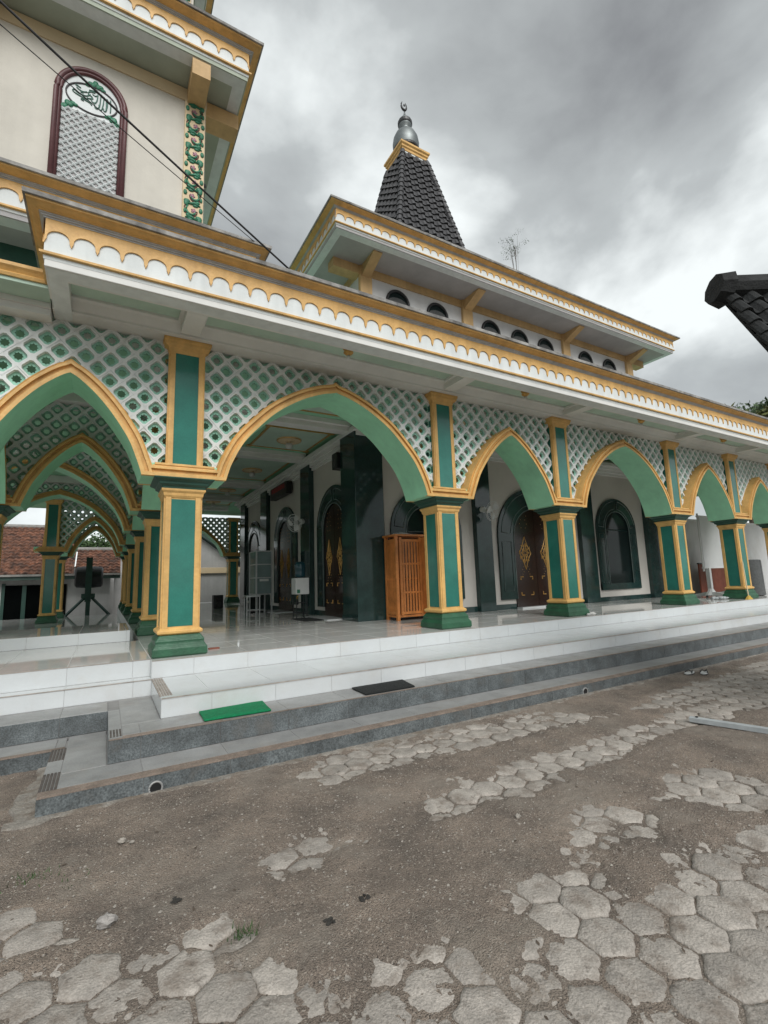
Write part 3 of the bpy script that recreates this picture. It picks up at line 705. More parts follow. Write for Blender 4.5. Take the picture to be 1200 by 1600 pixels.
# ---- swept cornice
def sweep(path, prof, closed=False):
    """rows of a profile (offset, z) mitred along an axis-aligned path, outward = right-hand side"""
    n = len(path); rows = []
    for (o, z) in prof:
        row = []
        for i in range(n):
            pr = path[i - 1] if (i or closed) else None; nx = path[(i + 1) % n] if (i < n - 1 or closed) else None; p = Vector(path[i])
            ns = []
            for a, b in ((pr, path[i]), (path[i], nx)):
                if a is None or b is None: continue
                d = (Vector(b) - Vector(a)).normalized(); ns.append(Vector((d.y, -d.x)))
            if len(ns) == 2: off = (ns[0] + ns[1]) / (1 + ns[0].dot(ns[1]))
            else: off = ns[0]
            row.append((p.x + off.x * o, p.y + off.y * o, z))
        rows.append(row)
    mb = MB()
    for A, B in zip(rows, rows[1:]): mb.strip(A, B, closed)
    if not closed:
        for idx in (0, -1):
            if len(prof) > 2: mb.add([r[idx] for r in rows], [tuple(range(len(rows)))])
    return mb
def cornice(path, zb, s, closed=False, pitch=0.2155, seg_vis=None, back=0.5):
    Z = lambda v: zb + v * s
    board = sweep(path, [(-0.06, Z(.02)), (-.003, Z(.105)), (0, Z(.12)), (0, Z(.50))], closed).build('cornice', 'white', mosque)
    sweep(path, [(-0.19, Z(0)), (-.030, Z(0)), (-.030, Z(.03)), (-.015, Z(.036)), (-.015, Z(.066)), (-.002, Z(.072)), (.004, Z(.10)), (.002, Z(.11))], closed).build('bottom_moulding', 'white', board)
    sweep(path, [(0.0, Z(.11)), (.032, Z(.113)), (.034, Z(.135)), (0.001, Z(.142))], closed).build('gold_line', 'gold', board)
    sweep(path, [(0.001, Z(.480)), (.022, Z(.481)), (.022, Z(.494)), (.038, Z(.496)), (.038, Z(.509)), (.054, Z(.511)), (.054, Z(.52))], closed).build('stepped_moulding', 'step', board)
    sweep(path, [(.050, Z(.52)), (.066, Z(.522)), (.074, Z(.532)), (.112, Z(.540)), (.128, Z(.556)), (.148, Z(.558)), (.150, Z(.575))], closed).build('gold_cove', 'gold', board, auto=True)
    sweep(path, [(.146, Z(.575)), (.172, Z(.576)), (.174, Z(.618)), (-back, Z(.64)), (-back, Z(.55))], closed).build('weathered_cap', 'cap', board)
    n = len(path)
    sc = MB()
    for i in range(n if closed else n - 1):
        a = Vector(path[i]); b = Vector(path[(i + 1) % n]); d = (b - a); Ln = d.length; d.normalize(); nr = Vector((d.y, -d.x))
        cnt = max(1, round(Ln / pitch)); p = Ln / cnt
        prof = []                             # one scallop: (u, z) lower outline
        hw = 0.09
        for (u, v) in ((0.0, .238), (.028, .250), (.028, .258), (.05, .261), (.05, .270), (.072, .273), (.075, .285)): prof.append((u, v))
        for k in range(1, 10):
            t = math.pi * k / 10; prof.append((0.5 - 0.425 * math.cos(t), .285 + .088 * math.sin(t) ** .8))
        for (u, v) in ((.925, .285), (.928, .273), (.95, .270), (.95, .261), (.972, .258), (.972, .250)): prof.append((u, v))
        lo = []
        for k in range(cnt): lo += [((k + u) * p, v) for u, v in prof]
        lo.append((Ln, .238))
        f = lambda u, v, o: (a.x + d.x * u + nr.x * o, a.y + d.y * u + nr.y * o, Z(v))
        sc.strip([f(u, v, .016) for u, v in lo], [f(u, .482, .016) for u, v in lo])
        sc.strip([f(u, v, .0005) for u, v in lo], [f(u, v, .016) for u, v in lo])
    sc.build('scallop_trim', 'gold', board)
    return board
MAINP = [(-1.41, 0.0), (-1.41, -1.15), (21.0, -1.15)]
mc = cornice(MAINP, 4.497, 1.0)
# main soffit: beams and recessed pale green panels
PX = [-1.41] + CX[:-1] + [21.0]
def soffit():
    b = MB()
    b.box(-1.40, 20.9, -1.145, -0.92, 4.4995, 4.66)               # behind the fascia
    b.box(-1.40, 20.9, -0.30, 0.30, 4.5005, 4.66)
    b.extr([(-0.30, 4.503), (-0.34, 4.505), (-0.345, 4.53), (-0.43, 4.60), (-0.48, 4.61), (-0.485, 4.645), (-0.30, 4.66)], lambda u, v, d: (d, u, v), -1.40, 20.9)
    b.box(-1.402, -1.22, -0.92, -0.53, 4.4998, 4.66)
    for x in CX: b.box(x - 0.11, x + 0.11, -0.92, -0.40, 4.4997, 4.66); b.box(x - 0.15, x + 0.15, -0.92, -0.48, 4.60, 4.661)
    s = b.build('soffit_frame', 'soffit', mosque, bevel=0.006)
    for a, c in zip([-1.22] + CX, CX + [20.9]):
        MB().box(a, c, -0.93, -0.47, 4.64, 4.68).build('soffit_panel', 'pale', s)
soffit()
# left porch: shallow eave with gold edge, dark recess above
le = MB().box(-6.0, -1.415, -0.62, 0.3, 4.56, 4.62); lo = part(le, 'porch_soffit', 'pale')
sweep([(-6.0, -0.62), (-1.415, -0.62)], [(-.02, 4.60), (.02, 4.60), (.03, 4.63), (.01, 4.65), (.03, 4.68), (.05, 4.70), (.05, 4.735), (-.1, 4.74)]).build('gold_edge', 'gold', lo)
MB().box(-6.0, -1.415, -0.33, -0.06, 4.50, 4.559).build('eave_moulding', 'soffit', lo)
MB().box(-6.0, -1.415, -0.30, -0.1, 4.43, 4.4995).build('top_beam', 'soffit', lo)
part(MB().box(-6.0, 1.0, 0.22, 0.30, 4.62, 5.47), 'parapet_wall', 'neck')  # dark green stands in for the shade beneath the ring eave
part(MB().box(-1.40, 20.9, -0.95, 2.4, 4.98, 5.02), 'veranda_roof', 'cap')
# ---- tower
def band_ring(x0, x1, y0, y1, zb, s, back=0.6):
    return cornice([(x0, y1), (x0, y0), (x1, y0), (x1, y1)], zb, s, closed=True, back=back)
TX0, TX1, TY0, TY1 = -2.62, 0.21, 0.24, 3.05
def ring_soffit(x0, x1, y0, y1, z, m='upsof', name='tower_soffit'):
    return part(MB().box(x0 + .012, x1 - .012, y0 + .012, y1 - .012, z + .004, z + 0.06), name, m)
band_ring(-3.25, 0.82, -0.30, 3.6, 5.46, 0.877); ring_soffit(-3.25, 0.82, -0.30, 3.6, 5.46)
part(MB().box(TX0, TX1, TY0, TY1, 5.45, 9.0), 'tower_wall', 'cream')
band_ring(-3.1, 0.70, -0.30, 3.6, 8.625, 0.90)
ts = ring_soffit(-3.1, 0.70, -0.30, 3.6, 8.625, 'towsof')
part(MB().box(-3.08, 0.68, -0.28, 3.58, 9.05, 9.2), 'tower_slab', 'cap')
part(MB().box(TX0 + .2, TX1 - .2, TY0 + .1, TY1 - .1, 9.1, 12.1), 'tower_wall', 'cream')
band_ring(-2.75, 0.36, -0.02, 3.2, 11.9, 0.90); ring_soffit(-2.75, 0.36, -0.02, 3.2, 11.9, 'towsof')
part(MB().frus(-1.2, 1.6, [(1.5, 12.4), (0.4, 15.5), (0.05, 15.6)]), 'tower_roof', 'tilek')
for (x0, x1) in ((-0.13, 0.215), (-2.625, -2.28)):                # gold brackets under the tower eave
    MB().box(x0 + .08, x1 - .03, -0.28, TY0 - .03, 8.36, 8.60).build('eave_bracket', 'ochre', ts)
MB().box(TX1, 0.69, TY0 + 0.03, TY0 + 0.3, 8.36, 8.60).build('eave_bracket', 'ochre', ts)
MB().box(TX0 - .01, TX1 + .012, TY0 - .02, TY1, 8.42, 8.61).build('top_band', 'creamp', ts)
# ornamented pilasters
def orn_pilaster(x0, x1, y, z0, z1):
    p = part(MB().box(x0, x1, y - 0.05, y + .02, z0, z1), 'ornament_pilaster', 'creamp', bevel=0.01)
    xm = (x0 + x1) / 2; W = (x1 - x0) * 0.40; step = 0.225; n = int((z1 - z0 - 0.1) / step)
    sc_, lf, fl_ = MB(), MB(), MB(); yy = y - 0.055
    for k in range(n):
        zc = z1 - 0.17 - k * step; s = 1 if k % 2 else -1; big = 1.0 if k % 2 else 0.85
        pts = []
        for i in range(15):
            t = R(60) + i / 14 * R(300); rr = W * (0.95 - 0.25 * i / 14) * big
            pts.append((xm - s * 0.02 + s * rr * math.cos(t), yy, zc + rr * 1.15 * math.sin(t)))
        sc_.tube(pts, 0.0075, 5)
        lf.tube([(xm - s * 0.02 + (p[0] - xm + s * 0.02) * .72, yy, zc + (p[2] - zc) * .72) for p in pts[3:]], [.006 + .014 * math.sin(math.pi * i / 11) for i in range(12)], 5)
        lf.tube([(xm + s * W * .9, yy, zc + step * .42), (xm + s * W * .2, yy, zc + step * .52), (xm - s * W * .7, yy, zc + step * .38)], [.008, .026, .008], 5)
        fl_.ell((xm + s * .012, yy, zc), (.022, .010, .022), 7, 4)
        for q in range(5): a = q * R(72); fl_.ell((xm + s * .012 + .026 * math.cos(a), yy, zc + .026 * math.sin(a)), (.014, .008, .014), 6, 4)
        for (dx, dz, a, b_) in ((-.085 * s, .10, .028, .045), (.075 * s, -.10, .038, .03), (.10 * s, .03, .022, .035), (-.055 * s, -.085, .03, .022), (.03 * s, .085, .034, .02), (-.10 * s, -.03, .016, .03)):
            lf.ell((xm + dx * W / .1 * .95, yy, zc + dz), (a * 1.25, .014, b_ * 1.2), 7, 4)
    sc_.build('scroll', 'brown', p, smooth=True, stuff=True); lf.build('leaf_relief', 'leafg', p, smooth=True, stuff=True); fl_.build('flower_relief', 'pink', p, smooth=True, stuff=True)
orn_pilaster(-0.075, 0.20, TY0, 6.0, 8.41); orn_pilaster(-2.6, -2.33, TY0, 6.0, 8.41)
orn_pilaster(-0.29, -0.03, TY0 + .1, 9.3, 11.8)
# arched wall panel on the tower
def arch_poly(xc, hw, z0, zs, top, n=20):
    pts = [(xc - hw, z0)]
    for i in range(n + 1):
        t = math.pi - math.pi * i / n; pts.append((xc + hw * math.cos(t), zs + (top - zs) * math.sin(t)))
    return pts + [(xc + hw, z0)]
xc = -1.195; yw = TY0
wp = part(MB().extr(arch_poly(xc, 0.35, 5.9, 7.78, 8.16), lambda u, v, d: (u, d, v), yw - 0.012, yw + 0.02), 'wall_panel', 'white')
fr = MB(); c0 = arch_poly(xc, 0.345, 5.9, 7.78, 8.155, 28)
for (dd_, yy, r_) in ((0.0, yw - .02, .026), (.036, yw - .03, .034)):
    fr.tube([(xc + (u - xc) * (1 + dd_ / .345), yy, (v if v < 7.79 else 7.78 + (v - 7.78) * (1 + dd_ / .37))) for u, v in c0], r_, 8)
fr.build('panel_frame', 'maroon', wp, smooth=True)
lat_ = MB(); zb_, zt_ = 5.95, 7.56; st = 0.098
def clipline(u0, v0, u1, v1, x0, x1, y0, y1):
    t0, t1 = 0.0, 1.0; dx, dy = u1 - u0, v1 - v0
    for p_, q_ in ((-dx, u0 - x0), (dx, x1 - u0), (-dy, v0 - y0), (dy, y1 - v0)):
        if p_ == 0:
            if q_ < 0: return None
        else:
            r_ = q_ / p_
            if p_ < 0: t0 = max(t0, r_)
            else: t1 = min(t1, r_)
    return None if t0 >= t1 else (u0 + dx * t0, v0 + dy * t0, u0 + dx * t1, v0 + dy * t1)
for k in range(-40, 60):
    for s in (-1, 1):
        u0 = xc + k * st; q = clipline(u0, zb_, u0 + s * 2.2, zb_ + 2.2 * .62 / 1.0 * 1.6, xc - .315, xc + .315, zb_, zt_)
        if q: lat_.tube([(q[0], yw - 0.026, q[1]), (q[2], yw - 0.026, q[3])], 0.0125, 4)
lat_.build('lattice_relief', 'white', wp, stuff=True)
MB().box(xc - .315, xc + .315, yw - .0155, yw - .011, zb_, zt_).build('lattice_shade_back', 'upsof', wp)  # grey backing puts the shadow lines between the white bars into its colour
ov = [(xc + 0.0 + .285 * math.cos(t), yw - .018, 7.80 + .205 * math.sin(t)) for t in np.linspace(0, 2 * math.pi, 41)[:-1]]
MB().tube(ov, 0.010, 6, True).build('oval_ring', 'oval', wp, smooth=True)
lv = MB()
for (dx, dz, a) in ((-.26, -.20, .5), (.26, -.20, -.5), (0.03, .235, 0)):
    for q in range(7):
        s = -1 if dx < 0 else 1
        px = xc + dx + (q - 3) * .028; pz = 7.80 + dz - abs(q - 3) * .012 + (s * (q - 3) * -.022 if dx and a else 0) + (.02 if q % 2 else 0)
        lv.ell((px, yw - .02, pz), (.036, .014, .046 - .008 * abs(q - 3)), 7, 4)
lv.build('leaf_relief', 'leafg', wp, smooth=True, stuff=True)
# calligraphy strokes (right to left), outlined letters inside the oval
ink = MB()
def stroke(pts, r_=0.0075):
    ink.tube([(xc + a, yw - .018, 7.80 + b) for a, b in smooth_curve(pts, 4)], r_, 5)
for x in (.205, .155): stroke([(x, .10), (x + .006, .02), (x + .004, -.085)])
stroke([(.17, .10), (.172, 0), (.16, -.08), (.14, -.095), (.13, -.06)])
stroke([(.13, .115), (.125, .0), (.11, -.09), (.085, -.095), (.08, -.03)])
stroke([(.095, .115), (.09, .02), (.085, -.05), (.06, -.10), (.035, -.085), (.03, -.03)])
stroke([(.06, .11), (.055, .03), (.04, -.02), (.01, -.03), (-.01, .0), (.01, .03)])
stroke([(.03, .12), (-.02, .115), (-.05, .08), (-.03, .06), (.0, .04), (-.02, .01), (-.06, .0)])
stroke([(-.02, .07), (-.06, .03), (-.1, .02), (-.16, .03), (-.2, .055), (-.215, .03), (-.18, .005), (-.1, -.015), (-.04, -.02)])
stroke([(-.06, .09), (-.10, .07), (-.14, .075), (-.175, .10)]); stroke([(-.04, .13), (.0, .14), (.06, .14), (.10, .13)])
stroke([(-.09, -.06), (-.12, -.05), (-.10, -.035), (-.06, -.045), (-.02, -.055), (.0, -.08)]); stroke([(-.13, .11), (-.16, .125), (-.19, .13)])
stroke([(.0, .09), (.03, .075), (.05, .09)], .006); stroke([(-.10, .045), (-.115, .055), (-.13, .05)], .006)
ink.build('calligraphy', 'ink', wp, smooth=True, stuff=True)
# tower loudspeaker
sp = MB(); c = Vector((0.30, 1.2, 8.05)); sp.lathe([(0.03, 0), (.035, .10), (.09, .2), (.13, .24)], 0, 0, 14)
spk = part(sp, 'horn_speaker', 'black', smooth=True); spk.location = c; spk.rotation_euler = (R(-80), 0, R(60)); spk.location = (0.33, 0.9, 7.75)

# ---- hall: lower walls
HX0, HX1, HY0, HY1 = 3.65, 14.05, 2.15, 12.1
hall = part(MB().box(HX0, HX1, HY0, HY1, 0.3, 5.0), 'hall_wall', 'wall')
MB().box(HX0 - .012, HX1 + .012, HY0 - .012, HY1, FZ, FZ + 0.12).build('plinth', 'granite', hall)
def wbox(face, u0, u1, d0, d1, z0, z1):       # box on the hall wall; d = distance out of the wall
    if face == 'f': return MB().box(u0, u1, HY0 - d1, HY0 - d0, z0, z1)
    return MB().box(HX0 - d1, HX0 - d0, u0, u1, z0, z1)
def wfn(face):
    return (lambda u, v, d: (u, HY0 - d, v)) if face == 'f' else (lambda u, v, d: (HX0 - d, u, v))
cp = part(MB().box(3.45, 4.10, 2.04, 2.72, FZ, 4.5), 'corner_pilaster', 'granite', bevel=0.01)
MB().box(3.44, 4.11, 2.03, 2.73, FZ, FZ + .1).build('pilaster_foot', 'granite', cp)
for face, u0, u1 in (('f', 6.53, 7.0), ('f', 10.2, 10.75), ('f', 13.25, 14.1), ('l', 4.74, 5.36), ('l', 8.42, 9.1), ('l', 11.15, 11.77)):
    part(wbox(face, u0, u1, -.02, 0.13, FZ, 4.5), 'wall_pilaster', 'granite', bevel=0.008)
def opening(face, uc, hw, z0, top, kind):
    f = wfn(face); zs = top - hw * 0.98; iw = hw * 0.60; itop = top - hw * .42; izs = itop - iw * 0.98
    surround = MB()
    outer = arch_poly(uc, hw, z0, zs, top, 24); inner = arch_poly(uc, iw, z0 + (0 if kind == 'door' else .16), izs, itop, 24)
    if kind == 'door': inner[0] = (uc - iw, z0); inner[-1] = (uc + iw, z0)
    surround.strip([f(u, v, .055) for u, v in outer], [f(u, v, .055) for u, v in inner])
    surround.strip([f(u, v, -.01) for u, v in outer], [f(u, v, .055) for u, v in outer]); surround.strip([f(u, v, .0) for u, v in inner], [f(u, v, .055) for u, v in inner])
    if kind != 'door': surround.extr([(uc - hw, z0), (uc + hw, z0), (uc + hw, z0 + .17), (uc - hw, z0 + .17)], f, 0, .0552)
    o = part(surround, 'door' if kind == 'door' else 'arched_window', 'granite')
    brd = MB(); m1 = 0.20; mid_u = lambda k: k
    def ring_pts(t, a0, a1, n=12):            # between inner (t=0) and outer (t=1) arcs
        P = []
        for i in range(n + 1):
            a = a0 + (a1 - a0) * i / n; P.append((uc + (iw + (hw - iw) * t) * math.cos(a), (izs + (zs - izs) * t) + ((itop - izs) + ((top - zs) - (itop - izs)) * t) * math.sin(a)))
        return P
    for a0, a1 in ((R(4), R(86)), (R(94), R(176))):
        lo_ = ring_pts(.2, a0 + .04, a1 - .04); hi = ring_pts(.8, a0 + .02, a1 - .02)[::-1]
        brd.tube([f(u, v, .058) for u, v in lo_ + hi], 0.011, 5, True)
    for s in (-1, 1):
        ua, ub = uc + s * (iw + (hw - iw) * .2), uc + s * (iw + (hw - iw) * .8); za, zc_ = z0 + .2, zs - .14
        brd.tube([f(u, v, .058) for u, v in ((ua, za), (ub, za), (ub, zc_), (ua, zc_))], 0.011, 5, True)
    brd.tube([f(u, v, .06) for u, v in inner], 0.013, 5)
    brd.build('stone_border', 'granb', o, smooth=True)
    if kind == 'door':
        for s in (-1, 1):
            def leafx(t): return uc + s * t * iw
            pts = [(uc + s * .006, FZ + .02), (uc + s * iw, FZ + .02)]
            arc = [(uc + s * iw * math.cos(a), izs + (itop - izs) * math.sin(a)) for a in np.linspace(0, math.pi / 2, 13)]
            arc[-1] = (uc + s * .006, arc[-1][1])
            lf = MB().extr(pts + arc, f, .004, .03).build('door_leaf', 'wooddk', o)
            g = MB(); xm = uc + s * iw * .5; zc_ = 2.0
            def dia(hw_, hh, r_): g.tube([f(u, v, .032) for u, v in ((xm - hw_, zc_), (xm - hw_ * .45, zc_ + hh * .45), (xm, zc_ + hh), (xm + hw_ * .45, zc_ + hh * .45), (xm + hw_, zc_), (xm + hw_ * .45, zc_ - hh * .45), (xm, zc_ - hh), (xm - hw_ * .45, zc_ - hh * .45))], r_, 5, True)
            w_ = iw * .26
            dia(w_, .40, .012); dia(w_ * .55, .22, .010)
            for i in range(10):
                a = 2 * math.pi * i / 10; g.tube([f(xm + .2 * w_ * math.cos(a), zc_ + .2 * w_ * math.sin(a), .033), f(xm + w_ * .8 * math.cos(a), zc_ + w_ * 1.1 * math.sin(a), .033)], .009, 4)
            for i in range(8):
                a = 2 * math.pi * (i + .5) / 8; g.tube([f(xm + w_ * .9 * math.cos(a), zc_ + w_ * .9 * math.sin(a), .033), f(xm + w_ * 1.05 * math.cos(a + .3), zc_ + w_ * 1.25 * math.sin(a + .3), .033)], .009, 4)
            for du in (-.27, .27):
                for zz, sz in ((1.42, -1), (.98, 1)):
                    u0 = xm + du * iw; si = -1 if du > 0 else 1
                    g.tube([f(u0 + si * .09, zz, .032), f(u0, zz, .032), f(u0, zz + sz * .07, .032)], .012, 4)
            for q in range(9):
                for e_ in (-1, 1): g.add(*_stud(f, xm + e_ * iw * (.1 + .06 * (q % 2)), (2.62 + q * .1) if q < 5 else (1.48 + (q - 5) * .06)))
            g.build('gilded_ornament', 'gild', lf, stuff=True)
    else:
        gl = MB().extr(inner, f, .004, .012).build('pane', 'glassd', o)
        b2 = MB(); b2.tube([f(uc - iw, izs, .02), f(uc + iw, izs, .02)], .02, 4); b2.build('transom', 'granite', o)
    return o
def _stud(f, u, z, r_=.009):
    vs = [f(u + r_ * math.cos(a), z + r_ * math.sin(a), .031) for a in np.linspace(0, 2 * math.pi, 7)[:-1]] + [f(u, z, .04)]
    return vs, [(i, (i + 1) % 6, 6) for i in range(6)]
opening('f', 8.5, 1.24, 0.90, 3.62, 'door'); opening('f', 11.87, 0.90, 0.98, 3.56, 'win'); opening('f', 5.22, 0.93, 0.98, 3.40, 'win')
for uc in (3.46, 6.88, 10.2): opening('l', uc, 0.98, 0.88, 3.62, 'door')
for uc in (3.46, 6.88): MB().box(3.15, 3.62, uc - .62, uc + .62, FZ, FZ + .018).build('threshold', 'wtile', hall)
MB().box(7.74, 9.26, 1.95, 2.12, FZ, FZ + .035).build('threshold', 'wtile', hall)
# cornice moulding where hall wall meets ceiling, ceiling panels and beams
for d, z0, z1 in ((.05, 4.24, 4.31), (.10, 4.31, 4.39), (.16, 4.39, 4.47), (.24, 4.47, 4.56)):
    MB().box(HX0 - d, HX1 + d, HY0 - d, HY1 + d, z0, z1).build('wall_cornice', 'soffit', hall)
ce = part(MB().box(-4.3, XR, 0.28, 16.6, 4.70, 4.76), 'veranda_ceiling', 'ceil')
YB = [2.36, 5.05, 8.76, 11.46, 13.9]
def beam(*boxes):
    m_ = MB()
    for q in boxes: m_.box(*q)
    m_.build('ceiling_beam', 'soffit', ce, bevel=0.01)
for y in YB: beam((0.2, 3.5, y - .13, y + .13, 4.5025, 4.70), (0.2, 3.5, y - .2, y + .2, 4.60, 4.701))
for x in CX[1:]: beam((x - .13, x + .13, 0.2, 2.1, 4.5035, 4.70), (x - .2, x + .2, 0.2, 2.1, 4.60, 4.7015))
beam((-0.3, 0.3, 0.25, 16.4, 4.5015, 4.70))
for y in (2.9, 6.1, 10.05, 13.2): beam((-4.2, -0.25, y - .25, y + .25, 4.5018, 4.70))
def ceil_panel(x0, x1, y0, y1, med=True):
    g = MB(); z = 4.69
    for a, b_, c, d in ((x0, x1, y0, y0 + .05), (x0, x1, y1 - .05, y1), (x0, x0 + .05, y0 + .05, y1 - .05), (x1 - .05, x1, y0 + .05, y1 - .05)): g.box(a, b_, c, d, z - .012, z + .012)
    for x in (x0, x1):
        for y in (y0, y1): g.box(x - .06, x + .06, y - .06, y + .06, z - .014, z + .012)
    g.build('gold_frame', 'gild', ce); MB().box(x0 + .05, x1 - .05, y0 + .05, y1 - .05, 4.688, 4.702).build('pale_panel', 'pale', ce)
    if med:
        xm, ym = (x0 + x1) / 2, (y0 + y1) / 2
        r_ = MB().lathe([(.28, 4.70), (.28, 4.672), (.25, 4.655), (.22, 4.668), (.14, 4.668), (.12, 4.652), (.05, 4.65), (.045, 4.61)], xm, ym, 28)
        m_ = r_.build('ceiling_rose', 'creamp', ce, auto=True)
        MB().lathe([(.03, 4.615), (.07, 4.60), (.085, 4.55), (.07, 4.50), (.03, 4.475)], xm, ym, 14).build('lamp_globe', 'plastic', m_, smooth=True)
        g = MB(); g.tube([(xm + .265 * math.cos(t), ym + .265 * math.sin(t), 4.664) for t in np.linspace(0, 2 * math.pi, 29)[:-1]], .014, 5, True); g.build('gilt_ring', 'gild', m_)
for a, b_ in zip([0.6] + YB, YB[:-1] + [13.0]):
    pass
for a, b_ in ((2.75, 4.7), (5.45, 8.4), (9.15, 11.1), (11.85, 13.5)): ceil_panel(1.75 + .25, 3.42, a + .3, b_ - .05)
ceil_panel(2.0, 3.42, 0.55, 1.95, False)
for a, b_ in zip(CX[1:], CX[2:]): ceil_panel(a + .5, b_ - .5, 0.6, 1.8)

# ---- hall: upper storey
MX0, MX1, MY0, MY1 = 3.93, 14.05, 2.5, 13.6
upw = part(MB().box(MX0, MX1, MY0, MY1, 4.9, 8.7), 'upper_wall', 'upper')
mpx = [(3.90, 4.20), (6.87, 7.19), (10.68, 10.98), (13.80, 14.10)]
for x0, x1 in mpx:
    p = MB().box(x0, x1, MY0 - .08, MY0 + .02, 4.9, 8.62).build('upper_pilaster', 'ochre', upw)
    part(MB().add([(x0 + .04, MY0 - .07, 8.28), (x1 - .04, MY0 - .07, 8.28), (x1 - .04, MY0 - .07, 8.56), (x0 + .04, MY0 - .07, 8.56), (x0 + .04, 1.85, 8.525), (x1 - .04, 1.85, 8.525), (x1 - .04, 1.85, 8.56), (x0 + .04, 1.85, 8.56)],
         [(0, 1, 2, 3), (4, 7, 6, 5), (0, 4, 5, 1), (3, 2, 6, 7), (0, 3, 7, 4), (1, 5, 6, 2)]), 'eave_bracket', 'ochre')
for y in (MY0 - .05, 6.2, 9.9):
    part(MB().box(3.25, MX0 + .02, y, y + .28, 8.34, 8.56), 'eave_bracket', 'ochre')
    part(MB().box(MX1 - .02, 14.8, y, y + .28, 8.34, 8.56), 'eave_bracket', 'ochre')
MB().box(MX0 - .03, MX1 + .03, MY0 - .04, MY1, 8.36, 8.605).build('top_band', 'ochre', upw)
for xw in (4.93, 6.09, 7.86, 8.93, 9.97, 11.75, 12.92):
    P = arch_poly(xw, 0.30, 7.0, 7.92, 8.22, 16); f = lambda u, v, d: (u, MY0 - d, v)
    fr_ = MB().tube([f(u, v, .02) for u, v in P], 0.035, 6).build('upper_window', 'black', upw, smooth=True)
    MB().extr(P, f, -.02, .006).build('pane', 'glassd', fr_)
    MB().extr(arch_poly(xw, .275, 7.0, 7.90, 8.06, 12), f, .0065, .012).build('blind', 'carpet', fr_)
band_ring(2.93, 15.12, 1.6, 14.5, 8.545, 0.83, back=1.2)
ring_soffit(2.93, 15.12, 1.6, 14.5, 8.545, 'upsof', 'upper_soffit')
part(MB().box(3.0, 15.05, 1.7, 14.4, 8.9, 9.02), 'upper_roof_slab', 'cap')
# second tier ring and spire
SX, SY = 9.2, 7.98
part(MB().box(SX - 2.5, SX + 2.5, SY - 2.5, SY + 2.5, 9.0, 12.0), 'tier_wall', 'upper')
tr_ = [(SX - 3.0, SY + 3.0), (SX - 3.0, SY - 3.0), (SX + 3.0, SY - 3.0), (SX + 3.0, SY + 3.0)]
tier = part(sweep(tr_, [(-.6, 12.10), (.0, 12.10), (.0, 12.19), (.04, 12.21), (.04, 12.26), (.10, 12.32), (.12, 12.37), (-.9, 12.38)], True), 'tier_cornice', 'gold')
sweep(tr_, [(.12, 12.371), (.15, 12.371), (.15, 12.45), (-1.6, 12.47)], True).build('weathered_cap', 'cap', tier)
def hw_at(z): return 0.55 + (2.06 - 0.55) * (18.23 - z) / (18.23 - 11.0)
spire = part(MB().frus(SX, SY, [(hw_at(12.1), 12.1), (hw_at(18.25), 18.25)]), 'spire_roof', 'tilek')
til = MB(); rows = 21; zb0, zt0 = 12.15, 18.2; sl = math.hypot(zt0 - zb0, hw_at(zb0) - hw_at(zt0))
for side in range(4):
    rot = Matrix.Translation((SX, SY, 0)) @ Matrix.Rotation(side * math.pi / 2, 4, 'Z')
    for r_ in range(rows):
        za = zb0 + (zt0 - zb0) * r_ / rows; zb1 = zb0 + (zt0 - zb0) * (r_ + 1.15) / rows; ha, hb = hw_at(za), hw_at(zb1)
        cw = 0.36; ncol = int(2 * ha / cw) + 2; off = (r_ % 2) * 0.0
        for c in range(-ncol // 2, ncol // 2 + 1):
            x0 = (c + off) * cw; xs_ = [x0, x0 + cw * .12, x0 + cw * .3, x0 + cw * .48, x0 + cw * .6, x0 + cw]
            hs = [-.01, .06, .10, .06, -.01, -.01]
            lo_ = []; hi = []
            for x, h in zip(xs_, hs):
                xa = max(-ha, min(ha, x)); xb = max(-hb, min(hb, x))
                lo_.append(rot @ Vector((xa, -ha - .06 - h, za))); hi.append(rot @ Vector((xb, -hb - .005 - h * .6, zb1)))
            if abs(lo_[0].x - lo_[-1].x) + abs(lo_[0].y - lo_[-1].y) < .04: continue
            bk = [rot @ Vector((max(-ha, min(ha, x)), -ha + .01, za + .01)) for x in xs_]
            til.strip(lo_, hi); til.strip(lo_, bk)
til.build('roof_tile_field', 'tilek', spire, stuff=True)
hipm = MB()
for sx, sy in ((-1, -1), (1, -1), (1, 1), (-1, 1)):
    for r_ in range(24):
        za = zb0 + (zt0 - zb0) * r_ / 24; zb1 = zb0 + (zt0 - zb0) * (r_ + 1.12) / 24; ha, hb = hw_at(za) + .03, hw_at(zb1) + .02
        hipm.tube([(SX + sx * ha, SY + sy * ha, za), (SX + sx * hb, SY + sy * hb, zb1)], [.125, .10], 8)
hipm.build('hip_tile_field', 'tilek', spire, smooth=False, stuff=True)
cp_ = [(SX - .55, SY + .55), (SX - .55, SY - .55), (SX + .55, SY - .55), (SX + .55, SY + .55)]
spc = part(sweep(cp_, [(-.2, 18.2), (.03, 18.2), (.03, 18.25), (.05, 18.27), (.05, 18.36), (.09, 18.4), (.09, 18.47), (.14, 18.52), (.14, 18.6), (-.5, 18.61)], True), 'spire_cap', 'gold')
sweep(cp_, [(-.3, 18.195), (.0, 18.17), (.032, 18.2), (.032, 18.248)], True).build('white_edge', 'white', spc)
for sx, sy in ((-1, 1), (1, -1)): MB().tube([(SX + sx * .6, SY + sy * .6, 18.2), (SX + sx * .6, SY + sy * .6, 17.85)], .025, 6).build('drip_pipe', 'darkm', spc)
